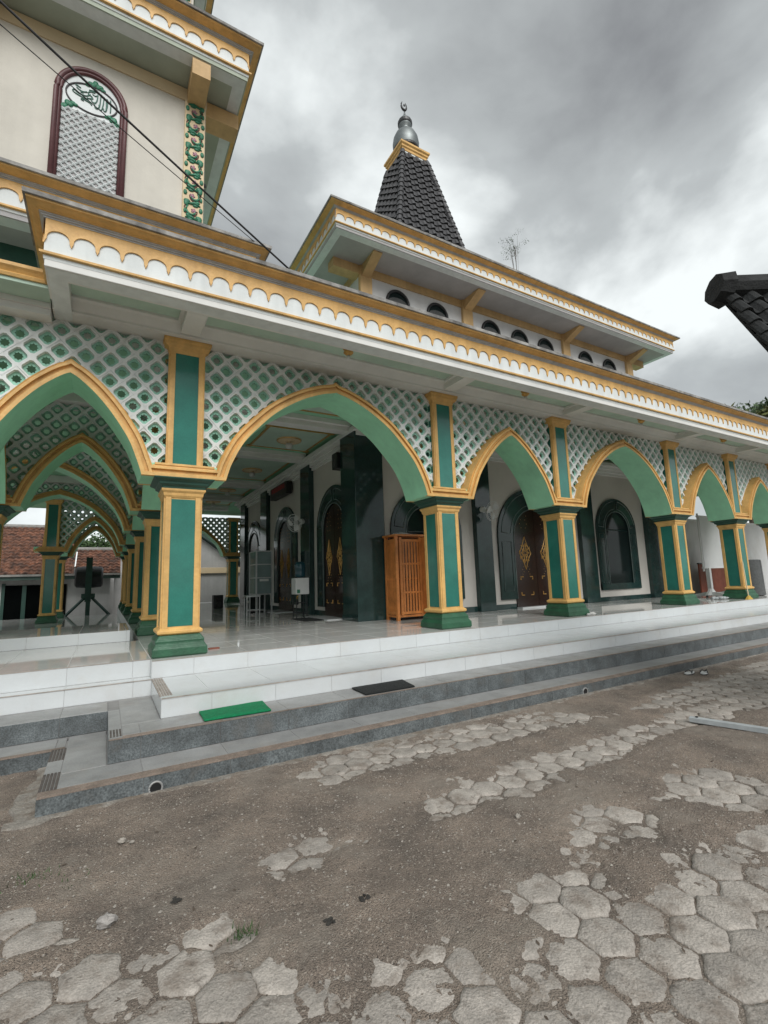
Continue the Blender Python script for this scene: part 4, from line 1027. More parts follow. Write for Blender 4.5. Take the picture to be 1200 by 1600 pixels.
dm = MB().lathe([(.40, 18.6), (.46, 18.75), (.53, 19.0), (.55, 19.25), (.51, 19.5), (.41, 19.72), (.26, 19.88), (.2, 19.95), (.2, 20.0), (.26, 20.08), (.29, 20.22), (.27, 20.38), (.18, 20.5), (.07, 20.58), (.04, 20.75), (.02, 20.8)], SX, SY, 28)
dome = part(dm, 'finial_dome', 'steel', smooth=True)
MB().lathe([(.50, 18.86), (.535, 18.9), (.545, 18.96), (.53, 19.0)], SX, SY, 28, False).build('dome_band', 'darkm', dome)
MB().lathe([(.285, 20.16), (.305, 20.2), (.305, 20.3), (.285, 20.34)], SX, SY, 24, False).build('dome_band', 'darkm', dome)
fi = MB()
fi.tube([(SX, SY, 20.7), (SX, SY, 20.95)], .025, 6)
fi.tube([(SX - .02 + .17 * math.cos(t) * .75, SY, 21.12 + .2 * math.sin(t)) for t in np.linspace(R(-235), R(55), 15)], [.012 + .04 * math.sin(math.pi * i / 14) for i in range(15)], 6)
fi.ell((SX, SY, 21.16), (.05, .03, .06)); fi.build('crescent', 'darkm', dome, smooth=True)

# soffit lamps (fittings of their own)
for k, (x, lab) in enumerate([(1.99, 'small ornate soffit lamp above the wide front arch'), (5.4, 'small ornate soffit lamp above the second arch from the left'), (8.8, 'small ornate soffit lamp above the third front arch'), (12.2, 'small ornate soffit lamp above the fourth front arch')]):
    t = thing('soffit_lamp', (x, -0.73, 4.60), lab, 'lamp', 'lamps under the front eave')
    MB().lathe([(.07, 4.64), (.075, 4.62), (.06, 4.60), (.055, 4.585), (.07, 4.57), (.055, 4.55), (.03, 4.535), (.025, 4.53)], x, -.73, 16).build('fitting', 'gild', t, auto=True)
    MB().lathe([(.012, 4.532), (.022, 4.52), (.025, 4.50), (.012, 4.48)], x, -.73, 10).build('bulb', 'plastic', t, smooth=True)

# ================================================================== THINGS
def blob(mb, c, r, seed, seg=9, rings=6, amp=0.25):
    rr = random.Random(seed); vs = []; fs = []
    for k in range(rings + 1):
        p = math.pi * k / rings
        for i in range(seg):
            a = 2 * math.pi * i / seg; q = 1 + rr.uniform(-amp, amp) * (1 if 0 < k < rings else 0)
            vs.append((c[0] + r[0] * q * math.sin(p) * math.cos(a), c[1] + r[1] * q * math.sin(p) * math.sin(a), c[2] + r[2] * q * math.cos(p)))
    for k in range(rings):
        for i in range(seg): j = (i + 1) % seg; fs.append((k * seg + i, (k + 1) * seg + i, (k + 1) * seg + j, k * seg + j))
    return mb.add(vs, fs)

# ---- doormats
def doormat(name, pts, z, th, m, label):
    mb = MB(); n = 14; k = len(pts)
    top = []; P = [Vector((*p, 0)) for p in pts]; nx, ny = 22, 12; vs = []; fs = []
    for j in range(ny + 1):
        for i in range(nx + 1):
            u, v = i / nx, j / ny; q = (P[0] * (1 - u) + P[1] * u) * (1 - v) + (P[3] * (1 - u) + P[2] * u) * v
            edge = min(u, 1 - u, v, 1 - v); zz = z + th * (0.75 + 0.25 * min(1, edge * 14)) + 0.003 * mnoise.noise(Vector((q.x * 9, q.y * 9, 0)))
            vs.append((q.x + 0.006 * mnoise.noise(Vector((q.x * 5, q.y * 5, 2))), q.y + 0.006 * mnoise.noise(Vector((q.x * 5, q.y * 5, 7))), zz))
    for j in range(ny):
        for i in range(nx): a = j * (nx + 1) + i; fs.append((a, a + 1, a + nx + 2, a + nx + 1))
    mb.add(vs, fs)
    ring = [j for j in range(nx)] + [nx + j * (nx + 1) for j in range(ny)] + [ny * (nx + 1) + nx - j for j in range(nx)] + [(ny - j) * (nx + 1) for j in range(ny)]
    mb.strip([vs[i] for i in ring], [(vs[i][0], vs[i][1], z + .001) for i in ring], True)
    t = thing(name, (P[0].x, P[0].y, z), label, 'doormat'); mb.build('pile', m, t, smooth=False)
    MB().tube([(vs[i][0], vs[i][1], z + th * .45) for i in ring], th * .42, 5, True).build('edging', m, t, smooth=True)
doormat('doormat', [(0.01, -1.842), (0.562, -1.862), (0.588, -1.50), (0.018, -1.535)], Z2 + .002, 0.024, 'matg', 'bright green doormat lying on the grey step')
doormat('doormat', [(1.53, -1.872), (2.11, -1.868), (2.178, -1.52), (1.545, -1.528)], Z2 + .002, 0.018, 'matk', 'black doormat lying on the grey step')

doormat('doormat', [(2.75, 3.0), (3.25, 3.0), (3.25, 3.9), (2.75, 3.9)], FZ + .002, 0.015, 'matk', 'dark doormat before the nearest side door of the hall')
doormat('doormat', [(2.7, 6.98), (3.2, 6.98), (3.2, 7.6), (2.7, 7.6)], FZ + .002, 0.015, 'matk', 'dark doormat behind the glass display cabinet')

# ---- flip-flops
def sandal(x, y, z, rz, label):
    t = thing('flip_flop', (x, y, z), label, 'sandal', 'pair of sandals by the lowest step')
    out_ = [(0.125 * math.cos(a) + 0.0, (0.045 - 0.010 * math.cos(a)) * math.sin(a)) for a in np.linspace(0, 2 * math.pi, 21)[:-1]]
    c, s_ = math.cos(rz), math.sin(rz); f = lambda u, v, d: (x + u * c - v * s_, y + u * s_ + v * c, z + d)
    MB().extr(out_, f, 0.004, 0.018).build('sole', 'rubber', t, bevel=.003); MB().extr([(u * .97, v * 1.04) for u, v in out_], f, 0, 0.006).build('outsole', 'black', t)
    for sg in (-1, 1):
        pts = [f(.06, 0, .02), f(.03, sg * .028, .045), f(-.03, sg * .04, .03), f(-.05, sg * .042, .012)]
        MB().tube([tuple(p) for p in pts], .007, 6).build('strap', 'black', t, smooth=True)
sandal(6.36, -2.42, 0.02, 0.1, 'left one of the white flip-flops with black straps by the step')
sandal(6.52, -2.53, 0.02, 0.35, 'right one of the white flip-flops with black straps by the step')

# ---- pale bar on the ground, rocks, debris
t = thing('metal_bar', (4.14, -3.60, 0.02), 'long pale grey metal bar lying on the pavers at right', 'bar')
dv = Vector((0.28, -0.96, 0)); nv = Vector((0.96, 0.28, 0)); p0 = Vector((4.13, -3.57, .022))
mb = MB(); vs = []
for k, L_ in enumerate((0, 2.2)):
    for a, b_ in ((-.03, 0), (.03, 0), (.03, .045), (-.03, .045)): vs.append(p0 + dv * L_ + nv * a + Vector((0, 0, b_)))
mb.add(vs, [(0, 3, 2, 1), (4, 5, 6, 7), (0, 1, 5, 4), (1, 2, 6, 5), (2, 3, 7, 6), (3, 0, 4, 7)]); mb.build('rail', 'pole', t, bevel=.004)
mb = MB(); mb.tube([p0 + dv * .06 + Vector((0, 0, .047)), p0 + dv * .06 + Vector((0, 0, .056))], .012, 8); mb.build('bolt', 'darkm', t)
for k, (x, y, r_, m, lab) in enumerate([(-.70, -3.66, .034, 'rock', 'grey fist-sized stone on the dirt, largest loose stone'), (-.62, -2.93, .018, 'pebble', 'small white stone on dirt, left of its smaller twin'), (-.57, -2.97, .012, 'pebble', 'tiny white stone on dirt beside a bigger white one'),
                                         (1.437, -3.976, .016, 'pebble', 'small pale stone near the patch of hexagonal pavers')]):
    tag(blob(MB(), (x, y, .02 + r_ * .5), (r_ * 1.2, r_ * .85, r_ * .75), 40 + k).build('stone', m), lab, 'stone')
for k, (x, y, lab) in enumerate([(.123, -4.174, 'dark dry leaf scrap nearest the bottom pavers'), (.321, -4.12, 'small dark scrap standing in the dirt right of the leaf scrap'), (-.411, -3.659, 'flat dark clod on the dirt at left')]):
    mb = MB()
    for q in range(6): blob(mb, (x + random.uniform(-.02, .02), y + random.uniform(-.015, .015), .026), (random.uniform(.006, .016), random.uniform(.005, .012), .006), 70 + k * 9 + q, 6, 4, .4)
    tag(mb.build('scrap', 'debris'), lab, 'debris')
gr = MB()
for (cx_, cy_, n_, sp_) in ((-1.02, -3.05, 60, .05), (-.2, -4.04, 60, .035), (-.85, -3.2, 20, .05)):
    for q in range(n_):
        x, y = random.gauss(cx_, sp_), random.gauss(cy_, sp_ * .6); h_ = random.uniform(.012, .035); a = random.uniform(0, 6.28)
        dx, dy = .003 * math.cos(a), .003 * math.sin(a); lx, ly = random.uniform(-.02, .02), random.uniform(-.02, .02)
        gr.add([(x - dx, y - dy, .012), (x + dx, y + dy, .012), (x + lx, y + ly, .012 + h_)], [(0, 1, 2)])
o = gr.build('grass_tufts', 'leaf', None, stuff=True); tag(o, 'tiny sparse green grass tufts in the courtyard dirt', 'grass')

dl = MB(); LX = rng.uniform(-1.6, 7, 150); LY = rng.uniform(-5.2, -2.35, 150); LZ = dirt_h(LX, LY)
for i in range(150):
    x, y, z = float(LX[i]), float(LY[i]), max(float(LZ[i]), .004) + .004; a = rng.uniform(0, 6.28); s_ = rng.uniform(.006, .017); c, d = math.cos(a), math.sin(a)
    P_ = [(-1, 0, 0), (-.3, .38, .15), (.5, .3, .1), (1, 0, .25), (.5, -.3, .05), (-.3, -.38, .12)]
    dl.add([(x + s_ * (u * c - v * d), y + s_ * (u * d + v * c), z + s_ * h_) for u, v, h_ in P_], [(0, 1, 2, 3, 4, 5)])
o = dl.build('dry_leaves', 'bark', None, stuff=True); tag(o, 'tiny dry leaf scraps scattered over the dirt courtyard', 'leaves')

# ---- things on the veranda floor
mb = MB(); rr = random.Random(3)
for q in range(9): blob(mb, (7.16 + rr.uniform(-.09, .12), -.24 + rr.uniform(-.09, .09), FZ + .02), (rr.uniform(.04, .08), rr.uniform(.03, .06), rr.uniform(.015, .035)), q, 8, 5, .3)
tag(mb.build('crumpled_cloth', 'cloth', smooth=True), 'crumpled pale cloth on the floor beside the third column', 'cloth')
mb = MB(); 
for q in range(9): blob(mb, (13.15 + rr.uniform(-.25, .25), .22 + rr.uniform(-.1, .1), FZ + .03), (rr.uniform(.06, .12), rr.uniform(.05, .09), rr.uniform(.02, .05)), 20 + q, 8, 5, .3)
tag(mb.build('crumpled_cloth', 'pole', smooth=True), 'bluish grey rags heaped beside the broom and fifth column', 'cloth')
mb = MB().box(.37, .50, .06, .11, FZ, FZ + .018); tag(mb.build('broken_tile', 'brick', bevel=.004), 'reddish broken tile strip on the floor by the corner column', 'debris')
t = thing('broom', (13.5, -.02, FZ), 'yellow headed broom leaning against the fifth column', 'broom')
MB().tube([(13.40, -.30, FZ + .06), (13.46, -.245, FZ + .95)], .012, 6).build('handle', 'creamp', t)
mb = MB(); vs = []
mb.add([(13.27, -.34, FZ), (13.53, -.34, FZ), (13.53, -.27, FZ), (13.27, -.27, FZ), (13.37, -.315, FZ + .09), (13.43, -.315, FZ + .09), (13.43, -.29, FZ + .09), (13.37, -.29, FZ + .09)], [(0, 3, 2, 1), (4, 5, 6, 7), (0, 1, 5, 4), (1, 2, 6, 5), (2, 3, 7, 6), (3, 0, 4, 7)])
mb.build('brush_head', 'yellow', t)
# wooden cabinet
def slat_panel(t, f, u0, u1, z0, z1, n):
    for k in range(n):
        u = u0 + (u1 - u0) * (k + .5) / n; w_ = (u1 - u0) / n * .30
        vs = [f(u + a, d, z) for z in (z0, z1) for a, d in ((-w_, 0), (w_, 0), (w_, .018), (-w_, .018))]
        MB().add(vs, [(0, 3, 2, 1), (4, 5, 6, 7), (0, 1, 5, 4), (1, 2, 6, 5), (2, 3, 7, 6), (3, 0, 4, 7)]).build('slat', 'wood', t)
x0, x1, y0, y1, zt = 4.05, 5.25, 1.565, 2.0, 2.33
t = thing('slatted_cabinet', (x0, y0, FZ), 'orange wooden slatted cabinet standing beside the dark corner pilaster', 'cabinet')
for (a, b_) in ((x0, y0), (x1 - .06, y0), (x0, y1 - .06), (x1 - .06, y1 - .06)): MB().box(a, a + .06, b_, b_ + .06, FZ, zt - .03).build('post', 'wood', t, bevel=.004)
MB().box(x0 - .03, x1 + .03, y0 - .03, y1 + .02, zt - .04, zt).build('top', 'wood', t, bevel=.006); MB().box(x0 + .01, x1 - .01, y0 + .02, y1, FZ + .06, FZ + .10).build('bottom_shelf', 'wood', t)
MB().box(x0 + .01, x1 - .01, y0 + .05, y1 - .02, 1.45, 1.48).build('shelf', 'wood', t); MB().box(x0 + .02, x1 - .02, y1 - .02, y1 - .005, FZ + .1, zt - .05).build('back', 'wooddk', t)
fy = lambda u, d, z: (u, y0 + .005 + d, z); fx = lambda u, d, z: (x0 + .005 + d, u, z)
for z in (FZ + .14, 1.2, 1.75, zt - .12):
    h_ = .035 if z in (1.2, 1.75) else .05
    MB().box(x0 + .12, x0 + .57, y0 + .002, y0 + .026, z - h_ / 2, z + h_ / 2).build('rail', 'wood', t); 
for z in (FZ + .14, zt - .12): MB().box(x0 + .002, x0 + .026, y0 + .06, y1 - .06, z - .03, z + .03).build('rail', 'wood', t)
for u in (x0 + .09, x0 + .55): MB().box(u, u + .055, y0 + .001, y0 + .03, FZ + .1, zt - .06).build('stile', 'wood', t)
slat_panel(t, fy, x0 + .145, x0 + .55, FZ + .14, zt - .12, 6); slat_panel(t, fx, y0 + .07, y1 - .07, FZ + .14, zt - .12, 7)
MB().box(x0 + .60, x0 + .605, y0 - .45, y0 - .0, FZ + .1, zt - .06).build('open_door', 'wood', t)
mb = MB(); blob(mb, (4.35, 1.75, zt + .02), (.2, .12, .03), 5); tag(mb.build('paper_pile', 'cloth', smooth=True), 'pale papers lying on top of the slatted cabinet', 'paper')
# glass display cabinet and table
t = thing('display_cabinet', (2.85, 6.5, FZ), 'tall glass display cabinet with pale frame standing in the side veranda', 'cabinet')
X0, X1, Y0, Y1 = 2.62, 3.06, 6.25, 6.95
for (a, b_) in ((X0, Y0), (X1 - .035, Y0), (X0, Y1 - .035), (X1 - .035, Y1 - .035)): MB().box(a, a + .035, b_, b_ + .035, FZ, 2.32).build('post', 'alu', t)
for z in (1.17, 1.6, 1.95, 2.30): MB().box(X0 + .003, X1 - .003, Y0 + .003, Y1 - .003, z, z + .025).build('shelf', 'alu', t)
for a in ((X0 + .04, X1 - .04, Y0 + .012, Y0 + .018, 1.2, 2.3), (X0 + .012, X0 + .018, Y0 + .04, Y1 - .04, 1.2, 2.3)): MB().box(*a).build('glass_pane', 'glass', t)
MB().box(X0 + .02, X1 - .02, Y1 - .03, Y1 - .02, FZ + .1, 2.3).build('back', 'glassd', t)
MB().box(X0 + .1, X1 - .1, Y0 + .008, Y0 + .011, 1.52, 1.58).build('paper_strip', 'plastic', t)
t = thing('metal_table', (2.5, 6.3, FZ), 'small aluminium table in front of the glass display cabinet', 'table')
MB().box(2.30, 2.66, 5.95, 6.24, 1.13, 1.17).build('top', 'alu', t)
for a, b_ in ((2.31, 5.96), (2.63, 5.96), (2.31, 6.21), (2.63, 6.21)): MB().box(a, a + .025, b_, b_ + .025, FZ, 1.13).build('leg', 'alu', t)
MB().box(2.33, 2.64, 5.965, 5.98, .80, .82).build('stretcher', 'alu', t)
# water dispenser
t = thing('water_dispenser', (3.08, 4.2, FZ), 'white water dispenser with dark blue bottle on a thin stand', 'dispenser')
MB().box(2.92, 3.24, 4.05, 4.35, 1.19, 1.56).build('body', 'plastic', t, bevel=.015)
MB().box(2.95, 3.02, 4.044, 4.05, 1.22, 1.30).build('tap_plate', 'leafg', t); MB().tube([(2.98, 4.05, 1.16), (2.93, 4.0, 1.14), (2.93, 4.0, 1.10)], .012, 6).build('tap', 'yellow', t)
MB().lathe([(.03, 1.55), (.12, 1.60), (.125, 1.66), (.115, 1.70), (.125, 1.74), (.125, 1.86), (.1, 1.92), (.02, 1.93)], 3.08, 4.2, 18).build('bottle', 'bottle', t, smooth=True)
for a, b_ in ((2.95, 4.08), (3.19, 4.08), (2.95, 4.30), (3.19, 4.30)): MB().tube([(a, b_, FZ), (a, b_, 1.19)], .012, 6).build('leg', 'black', t)
for z in (.78, 1.0): MB().tube([(2.95, 4.08, z), (3.19, 4.08, z), (3.19, 4.30, z), (2.95, 4.30, z)], .008, 5, True).build('rail', 'black', t)
# wall fans
def fan(c, n, label):
    c = Vector(c); n = Vector(n).normalized(); t = thing('wall_fan', c, label, 'fan', 'wall fans')
    s_ = n.cross(Vector((0, 0, 1))).normalized(); u_ = s_.cross(n)
    MB().tube([c - n * .30, c - n * .22], .07, 10).build('wall_plate', 'plastic', t); MB().tube([c - n * .24, c - n * .12 - Vector((0, 0, .06)), c - n * .05], .018, 6).build('arm', 'plastic', t)
    MB().tube([c - n * .12, c - n * .02], .055, 10).build('motor', 'plastic', t, smooth=True)
    for k in range(3):
        mb = MB(); P0 = []
        for j in range(7):
            r_ = .04 + .16 * j / 6; a0 = k * R(120) + .2 * j / 6; wv = R(34) * (.5 + .5 * math.sin(math.pi * (j + .8) / 7.2))
            P0.append([c + (s_ * math.cos(a0 + q * wv) + u_ * math.sin(a0 + q * wv)) * r_ + n * (.02 + .018 * q) for q in (-1, 0, 1)])
        for A, B in zip(P0, P0[1:]): mb.strip(A, B)
        mb.build('blade', 'plastic', t, smooth=True)
    g = MB()
    for r_, d in ((.22, .03), (.225, 0.0), (.15, .055), (.06, .065)): g.tube([c + (s_ * math.cos(a) + u_ * math.sin(a)) * r_ + n * d for a in np.linspace(0, 2 * math.pi, 25)[:-1]], .0045, 4, True)
    for k in range(24):
        a = k * R(15); w_ = s_ * math.cos(a) + u_ * math.sin(a); g.tube([c + w_ * .05 + n * .066, c + w_ * .15 + n * .056, c + w_ * .22 + n * .03], .002, 3)
    g.build('grille', 'plastic', t, stuff=True)
fan((6.76, 1.72, 2.93), (0.2, -1, -.25), 'white wall fan on the dark pilaster left of the carved front door')
fan((3.22, 4.95, 2.92), (-1, -.5, -.25), 'white wall fan above the water dispenser in the side veranda')
# led clock, wall speaker, floor speaker
t = thing('led_clock', (3.5, 6.9, 4.1), 'black prayer time display with dim red digits on the side wall', 'clock')
MB().box(3.42, 3.60, 6.2, 7.65, 3.92, 4.26).build('case', 'black', t, bevel=.01)
mb = MB()
for q in range(6):
    y = 6.36 + q * .2
    for a in ((y, y + .11, 4.19, 4.205), (y, y + .11, 4.09, 4.105), (y + .0, y + .018, 4.105, 4.19), (y + .092, y + .11, 4.105, 4.19)): mb.box(3.414, 3.42, *a)
mb.build('digit_bars', 'red', t)
t = thing('wall_speaker', (3.5, 2.76, 4.0), 'black box speaker high on the wall beside the dark corner pilaster', 'speaker')
MB().box(3.38, 3.60, 2.74, 3.0, 3.85, 4.2).build('cabinet', 'black', t, bevel=.012); MB().tube([(3.60, 2.87, 4.02), (3.66, 2.87, 4.02)], .03, 8).build('bracket', 'darkm', t)
MB().lathe([(.09, 0), (.085, .008), (.03, -.01)], 0, 0, 16).build('cone', 'darkm', t).matrix_parent_inverse = Matrix.Translation(-ORIG[t.name]) @ Matrix.Translation((3.378, 2.87, 3.98)) @ Matrix.Rotation(R(-90), 4, 'Y')
t = thing('loudspeaker', (2.6, 11.0, FZ), 'black loudspeaker box standing at the far end of the side veranda', 'speaker')
MB().box(2.42, 2.74, 10.8, 11.1, FZ, 1.12).build('cabinet', 'black', t, bevel=.02)
for z, r_ in ((.82, .1), (1.0, .05)): MB().lathe([(r_, 0), (r_ * .9, .01), (.02, -.02)], 0, 0, 16).build('cone', 'darkm', t).matrix_parent_inverse = Matrix.Translation(-ORIG[t.name]) @ Matrix.Translation((2.58, 10.795, z)) @ Matrix.Rotation(R(90), 4, 'X')
# whiteboard, red board, roll, partition
t = thing('whiteboard', (14.2, .9, FZ), 'white board on a white footed stand behind the fifth column', 'whiteboard')
MB().box(13.92, 15.6, .89, .93, 1.52, 2.98).build('board', 'board', t)
for z in (1.50, 2.98): MB().box(13.86, 15.66, .875, .945, z - .02, z + .02).build('rail', 'plastic', t)
for x in (13.88, 15.62): MB().tube([(x, .91, 1.4), (x, .91, 3.06)], .025, 8).build('upright', 'plastic', t)
for x in (14.12, 15.4):
    MB().box(x - .05, x + .05, .86, .96, FZ + .12, 1.50).build('post', 'plastic', t); MB().add([(x - .05, .3, FZ + .04), (x + .05, .3, FZ + .04), (x + .05, 1.5, FZ + .04), (x - .05, 1.5, FZ + .04), (x - .04, .75, FZ + .14), (x + .04, .75, FZ + .14), (x + .04, 1.05, FZ + .14), (x - .04, 1.05, FZ + .14)], [(0, 3, 2, 1), (4, 5, 6, 7), (0, 1, 5, 4), (1, 2, 6, 5), (2, 3, 7, 6), (3, 0, 4, 7)]).build('foot', 'plastic', t)
    MB().add([(x - .28, .87, FZ + .06), (x + .28, .87, FZ + .06), (x + .28, .93, FZ + .06), (x - .28, .93, FZ + .06), (x - .06, .87, FZ + .24), (x + .06, .87, FZ + .24), (x + .06, .93, FZ + .24), (x - .06, .93, FZ + .24)], [(0, 3, 2, 1), (4, 5, 6, 7), (0, 1, 5, 4), (1, 2, 6, 5), (2, 3, 7, 6), (3, 0, 4, 7)]).build('scroll_foot', 'plastic', t)
    for dx in (-.26, .26): MB().tube([(x + dx, .9, FZ + .001), (x + dx, .9, FZ + .06)], .03, 8).build('caster', 'darkm', t)
t = thing('red_board', (15.7, 1.6, FZ), 'reddish brown low board standing behind the whiteboard', 'board')
MB().box(15.0, 17.0, 1.58, 1.62, FZ + .02, 1.62).build('sheet', 'redpan', t); MB().box(14.98, 17.02, 1.57, 1.63, 1.62, 1.66).build('top_rail', 'wooddk', t)
t = thing('carpet_roll', (15.2, .55, FZ), 'rolled grey carpet standing upright behind the fifth column', 'carpet')
MB().lathe([(.20, FZ), (.27, FZ + .02), (.26, 1.6), (.25, 1.68), (.2, 1.69), (.19, 1.66), (.13, 1.685), (.12, 1.66), (.05, 1.68)], 15.3, .35, 24).build('roll', 'carpet', t, auto=True)
MB().box(15.27, 15.33, .085, .10, FZ + .02, 1.66).build('outer_edge', 'carpet', t)
t = thing('partition_wall', (18, 2.1, FZ), 'white partition wall panel at the far right end of the veranda', 'wall')
MB().box(14.3, 22.0, 2.02, 2.10, FZ, 3.03).build('panel', 'upper', t); MB().box(14.3, 22.0, 2.0, 2.12, 3.03, 3.10).build('top_rail', 'soffit', t)
# power cables
def cable(pts, r_, label):
    P = [Vector(p) for p in pts]; q = []
    for i in range(41):
        s = i / 40; p = P[0].lerp(P[1], s); p.z -= 0.10 * math.sin(math.pi * s); q.append(p)
    tag(MB().tube(q, r_, 6).build('power_cable', 'cable', smooth=True), label, 'cable')
A_c = Vector((-1.69, -1.9, 6.36)); B_c = Vector((0.975, -1.28, 5.13)); cable([A_c + (A_c - B_c) * 1.6, B_c], .011, 'thick black cable running from upper left down to the front cornice')
A_c = Vector((-1.79, -1.6, 6.47)); B_c = Vector((0.80, -0.45, 5.98)); cable([A_c + (A_c - B_c) * 1.6 + Vector((0, 0, .06)), B_c], .005, 'thin dark cable strung across the tower wall')

# ================================================================== NEIGHBOURING BUILDINGS
# black tiled roof corner at upper right
PIT = R(60); RD = Vector((.863, -.505, 0)); RH = Vector((-.505, -.863, 0)); SD = RH * math.cos(PIT) + Vector((0, 0, -math.sin(PIT))); RN = RD.cross(SD).normalized()
if RN.z < 0: RN = -RN
RA = Vector((4.61, -4.11, 4.29))
t = thing('tiled_outbuilding', (7.0, -6.5, 0), 'dark tiled roof corner jutting in at upper right', 'building')
TW, TL = .205, .19
def tmesh():
    mb = MB(); prof = [(0, .0), (.10, .028), (.25, .045), (.42, .035), (.58, .0), (.72, -.018), (.88, -.015), (1.0, .012)]
    f = lambda u, s, hh: RD * (u * TW * 1.04) + SD * s + RN * hh
    a = [f(u, 0, h_) for u, h_ in prof]; b_ = [f(u, TL * 1.25, h_ + .03) for u, h_ in prof]; c = [f(u, TL * 1.25, h_ + .004) for u, h_ in prof]; d = [f(u, 0, h_ - .022) for u, h_ in prof]
    mb.strip(a, b_); mb.strip(b_, c); mb.strip(c, d); mb.add([a[0], b_[0], c[0], d[0]], [(0, 1, 2, 3)]); return mb.mesh('roof_tile', 'tileb')
TMe = tmesh(); 
for j in range(9):
    for i in range(14):
        o = link('roof_tile', TMe, t); o.location = RA + RD * (i * TW) + SD * (j * TL) + RN * random.uniform(0, .008) + RD * random.uniform(-.006, .006)
up_ = Vector((0, 0, 1))
mb = MB(); mb.tube([RA + up_ * .04 + RD * .03, RA + up_ * .06 + RD * 2.9], .135, 10); mb.build('ridge_cap', 'tileb', t, smooth=False)
mb = MB(); mb.tube([RA + up_ * .05 - RD * .05, RA + up_ * .03 + RD * .07], [.15, .185], 9); mb.build('ridge_end', 'tileb', t)
mb = MB(); q = [RA + RD * .03, RA + RD * 2.9, RA + RD * 2.9 + SD * 1.75, RA + RD * .03 + SD * 1.75]
mb.add([p - RN * .035 for p in q] + [p - RN * .06 for p in q], [(0, 1, 2, 3), (7, 6, 5, 4), (0, 4, 5, 1), (1, 5, 6, 2), (2, 6, 7, 3), (3, 7, 4, 0)]); mb.build('roof_deck', 'tileb', t)
mb = MB(); w0 = [RA + RD * 1.1 + SD * 1.5, RA + RD * 2.85 + SD * 1.5, RA + RD * 2.85 + SD * .05, RA + RD * 1.1 + SD * .05]; w0 = [p - RN * .07 for p in w0]
mb.strip(w0, [Vector((p.x, p.y, 0)) for p in w0], True); mb.build('wall', 'house', t)

def tiled_roof(t, x0, x1, y0, z0, y1, z1, m='tiler', cw=.22, rows=16):
    rf = MB().add([(x0, y0, z0), (x1, y0, z0), (x1, y1, z1), (x0, y1, z1), (x0, y0, z0 - .05), (x1, y0, z0 - .05), (x1, y1, z1 - .05), (x0, y1, z1 - .05)], [(0, 1, 2, 3), (7, 6, 5, 4), (0, 4, 5, 1), (1, 5, 6, 2), (2, 6, 7, 3), (3, 7, 4, 0)]).build('roof', m, t)
    mb = MB(); n = int((x1 - x0) / cw)
    for r_ in range(rows):
        fa, fb = r_ / rows, (r_ + 1.1) / rows
        for c in range(n):
            xa = x0 + c * cw; xs_ = [xa + cw * k for k in (0, .25, .5, .78, 1)]; hs = [0, .04, .035, 0, -.005]; jz = random.uniform(0, .025)
            A = [(x, y0 + (y1 - y0) * fa - .01, z0 + (z1 - z0) * fa + h_ + .05 + jz) for x, h_ in zip(xs_, hs)]; B = [(x, y0 + (y1 - y0) * fb, z0 + (z1 - z0) * fb + h_ + .01) for x, h_ in zip(xs_, hs)]
            mb.strip(A, B); mb.strip(A, [(p[0], p[1] + .01, p[2] - .05) for p in A])
    mb.build('roof_tile_field', m, rf, stuff=True)
    MB().tube([(x0 - .05, y1, z1 + .03), (x1 + .05, y1, z1 + .03)], .11, 8).build('ridge', 'zinc', rf)
    return rf
t = thing('tiled_house', (-4, 20, 0), 'low house with red brown tiled roof and dark doorway beyond the porch', 'house')
MB().box(-9, -0.6, 19.8, 25, 0, 2.35).build('wall', 'house', t)
tiled_roof(t, -9.4, -2.05, 19.3, 2.15, 22.4, 4.55)
MB().box(-9.4, -0.2, 19.2, 19.32, 1.93, 2.13).build('fascia', 'eave', t); MB().box(-9.4, -0.2, 19.1, 19.22, 2.08, 2.17).build('gutter', 'zinc', t)
tiled_roof(t, -2.0, -0.2, 19.3, 2.15, 21.0, 3.35, rows=9)
MB().box(-4.55, -2.3, 19.74, 19.79, 0, 1.72).build('doorway', 'void', t); MB().box(-4.62, -4.5, 19.70, 19.8, 0, 1.8).build('door_post', 'stand', t); MB().box(-3.9, -3.75, 19.68, 19.73, 0, 1.72).build('door_post', 'stand', t)  # thin near-black panel: the shade inside the opening is painted on
MB().box(-6, -0.6, 19.66, 19.8, 0, .14).build('plinth', 'eave', t)
t = thing('white_gabled_house', (0, 26, 0), 'white gabled house with grey roof edge beyond the porch arch', 'house')
mb = MB().extr([(-1.6, 0), (3.2, 0), (3.2, 2.6), (0.9, 4.3), (-1.6, 3.0)], lambda u, v, d: (u, d, v), 25.0, 29.0); mb.build('wall', 'house', t)
MB().extr([(-2.3, 2.45), (0.95, 4.25), (0.95, 4.45), (-2.35, 2.65)], lambda u, v, d: (u, d, v), 24.5, 29.3).build('roof', 'zinc', t); MB().extr([(0.95, 4.25), (3.8, 2.3), (3.85, 2.5), (0.95, 4.45)], lambda u, v, d: (u, d, v), 24.5, 29.3).build('roof', 'zinc', t)
t = thing('dark_roofed_shed', (-1.5, 24, 0), 'shed with a dark sloping roof in front of the white gabled house', 'shed')
MB().extr([(-2.6, 3.75), (-0.2, 2.55), (-0.2, 2.70), (-2.6, 3.92)], lambda u, v, d: (u, d, v), 23.2, 24.6).build('roof', 'black', t); MB().box(-2.3, -0.4, 23.5, 24.4, 0, 2.6).build('wall', 'house', t)
t = thing('white_house', (6, 21, 0), 'white house with brown lintel and gable seen past the corner column', 'house')
MB().box(2.6, 9, 20.5, 25, 0, 2.3).build('wall', 'house', t); MB().box(2.5, 9.1, 20.35, 20.5, 2.1, 2.4).build('lintel', 'creamp', t)
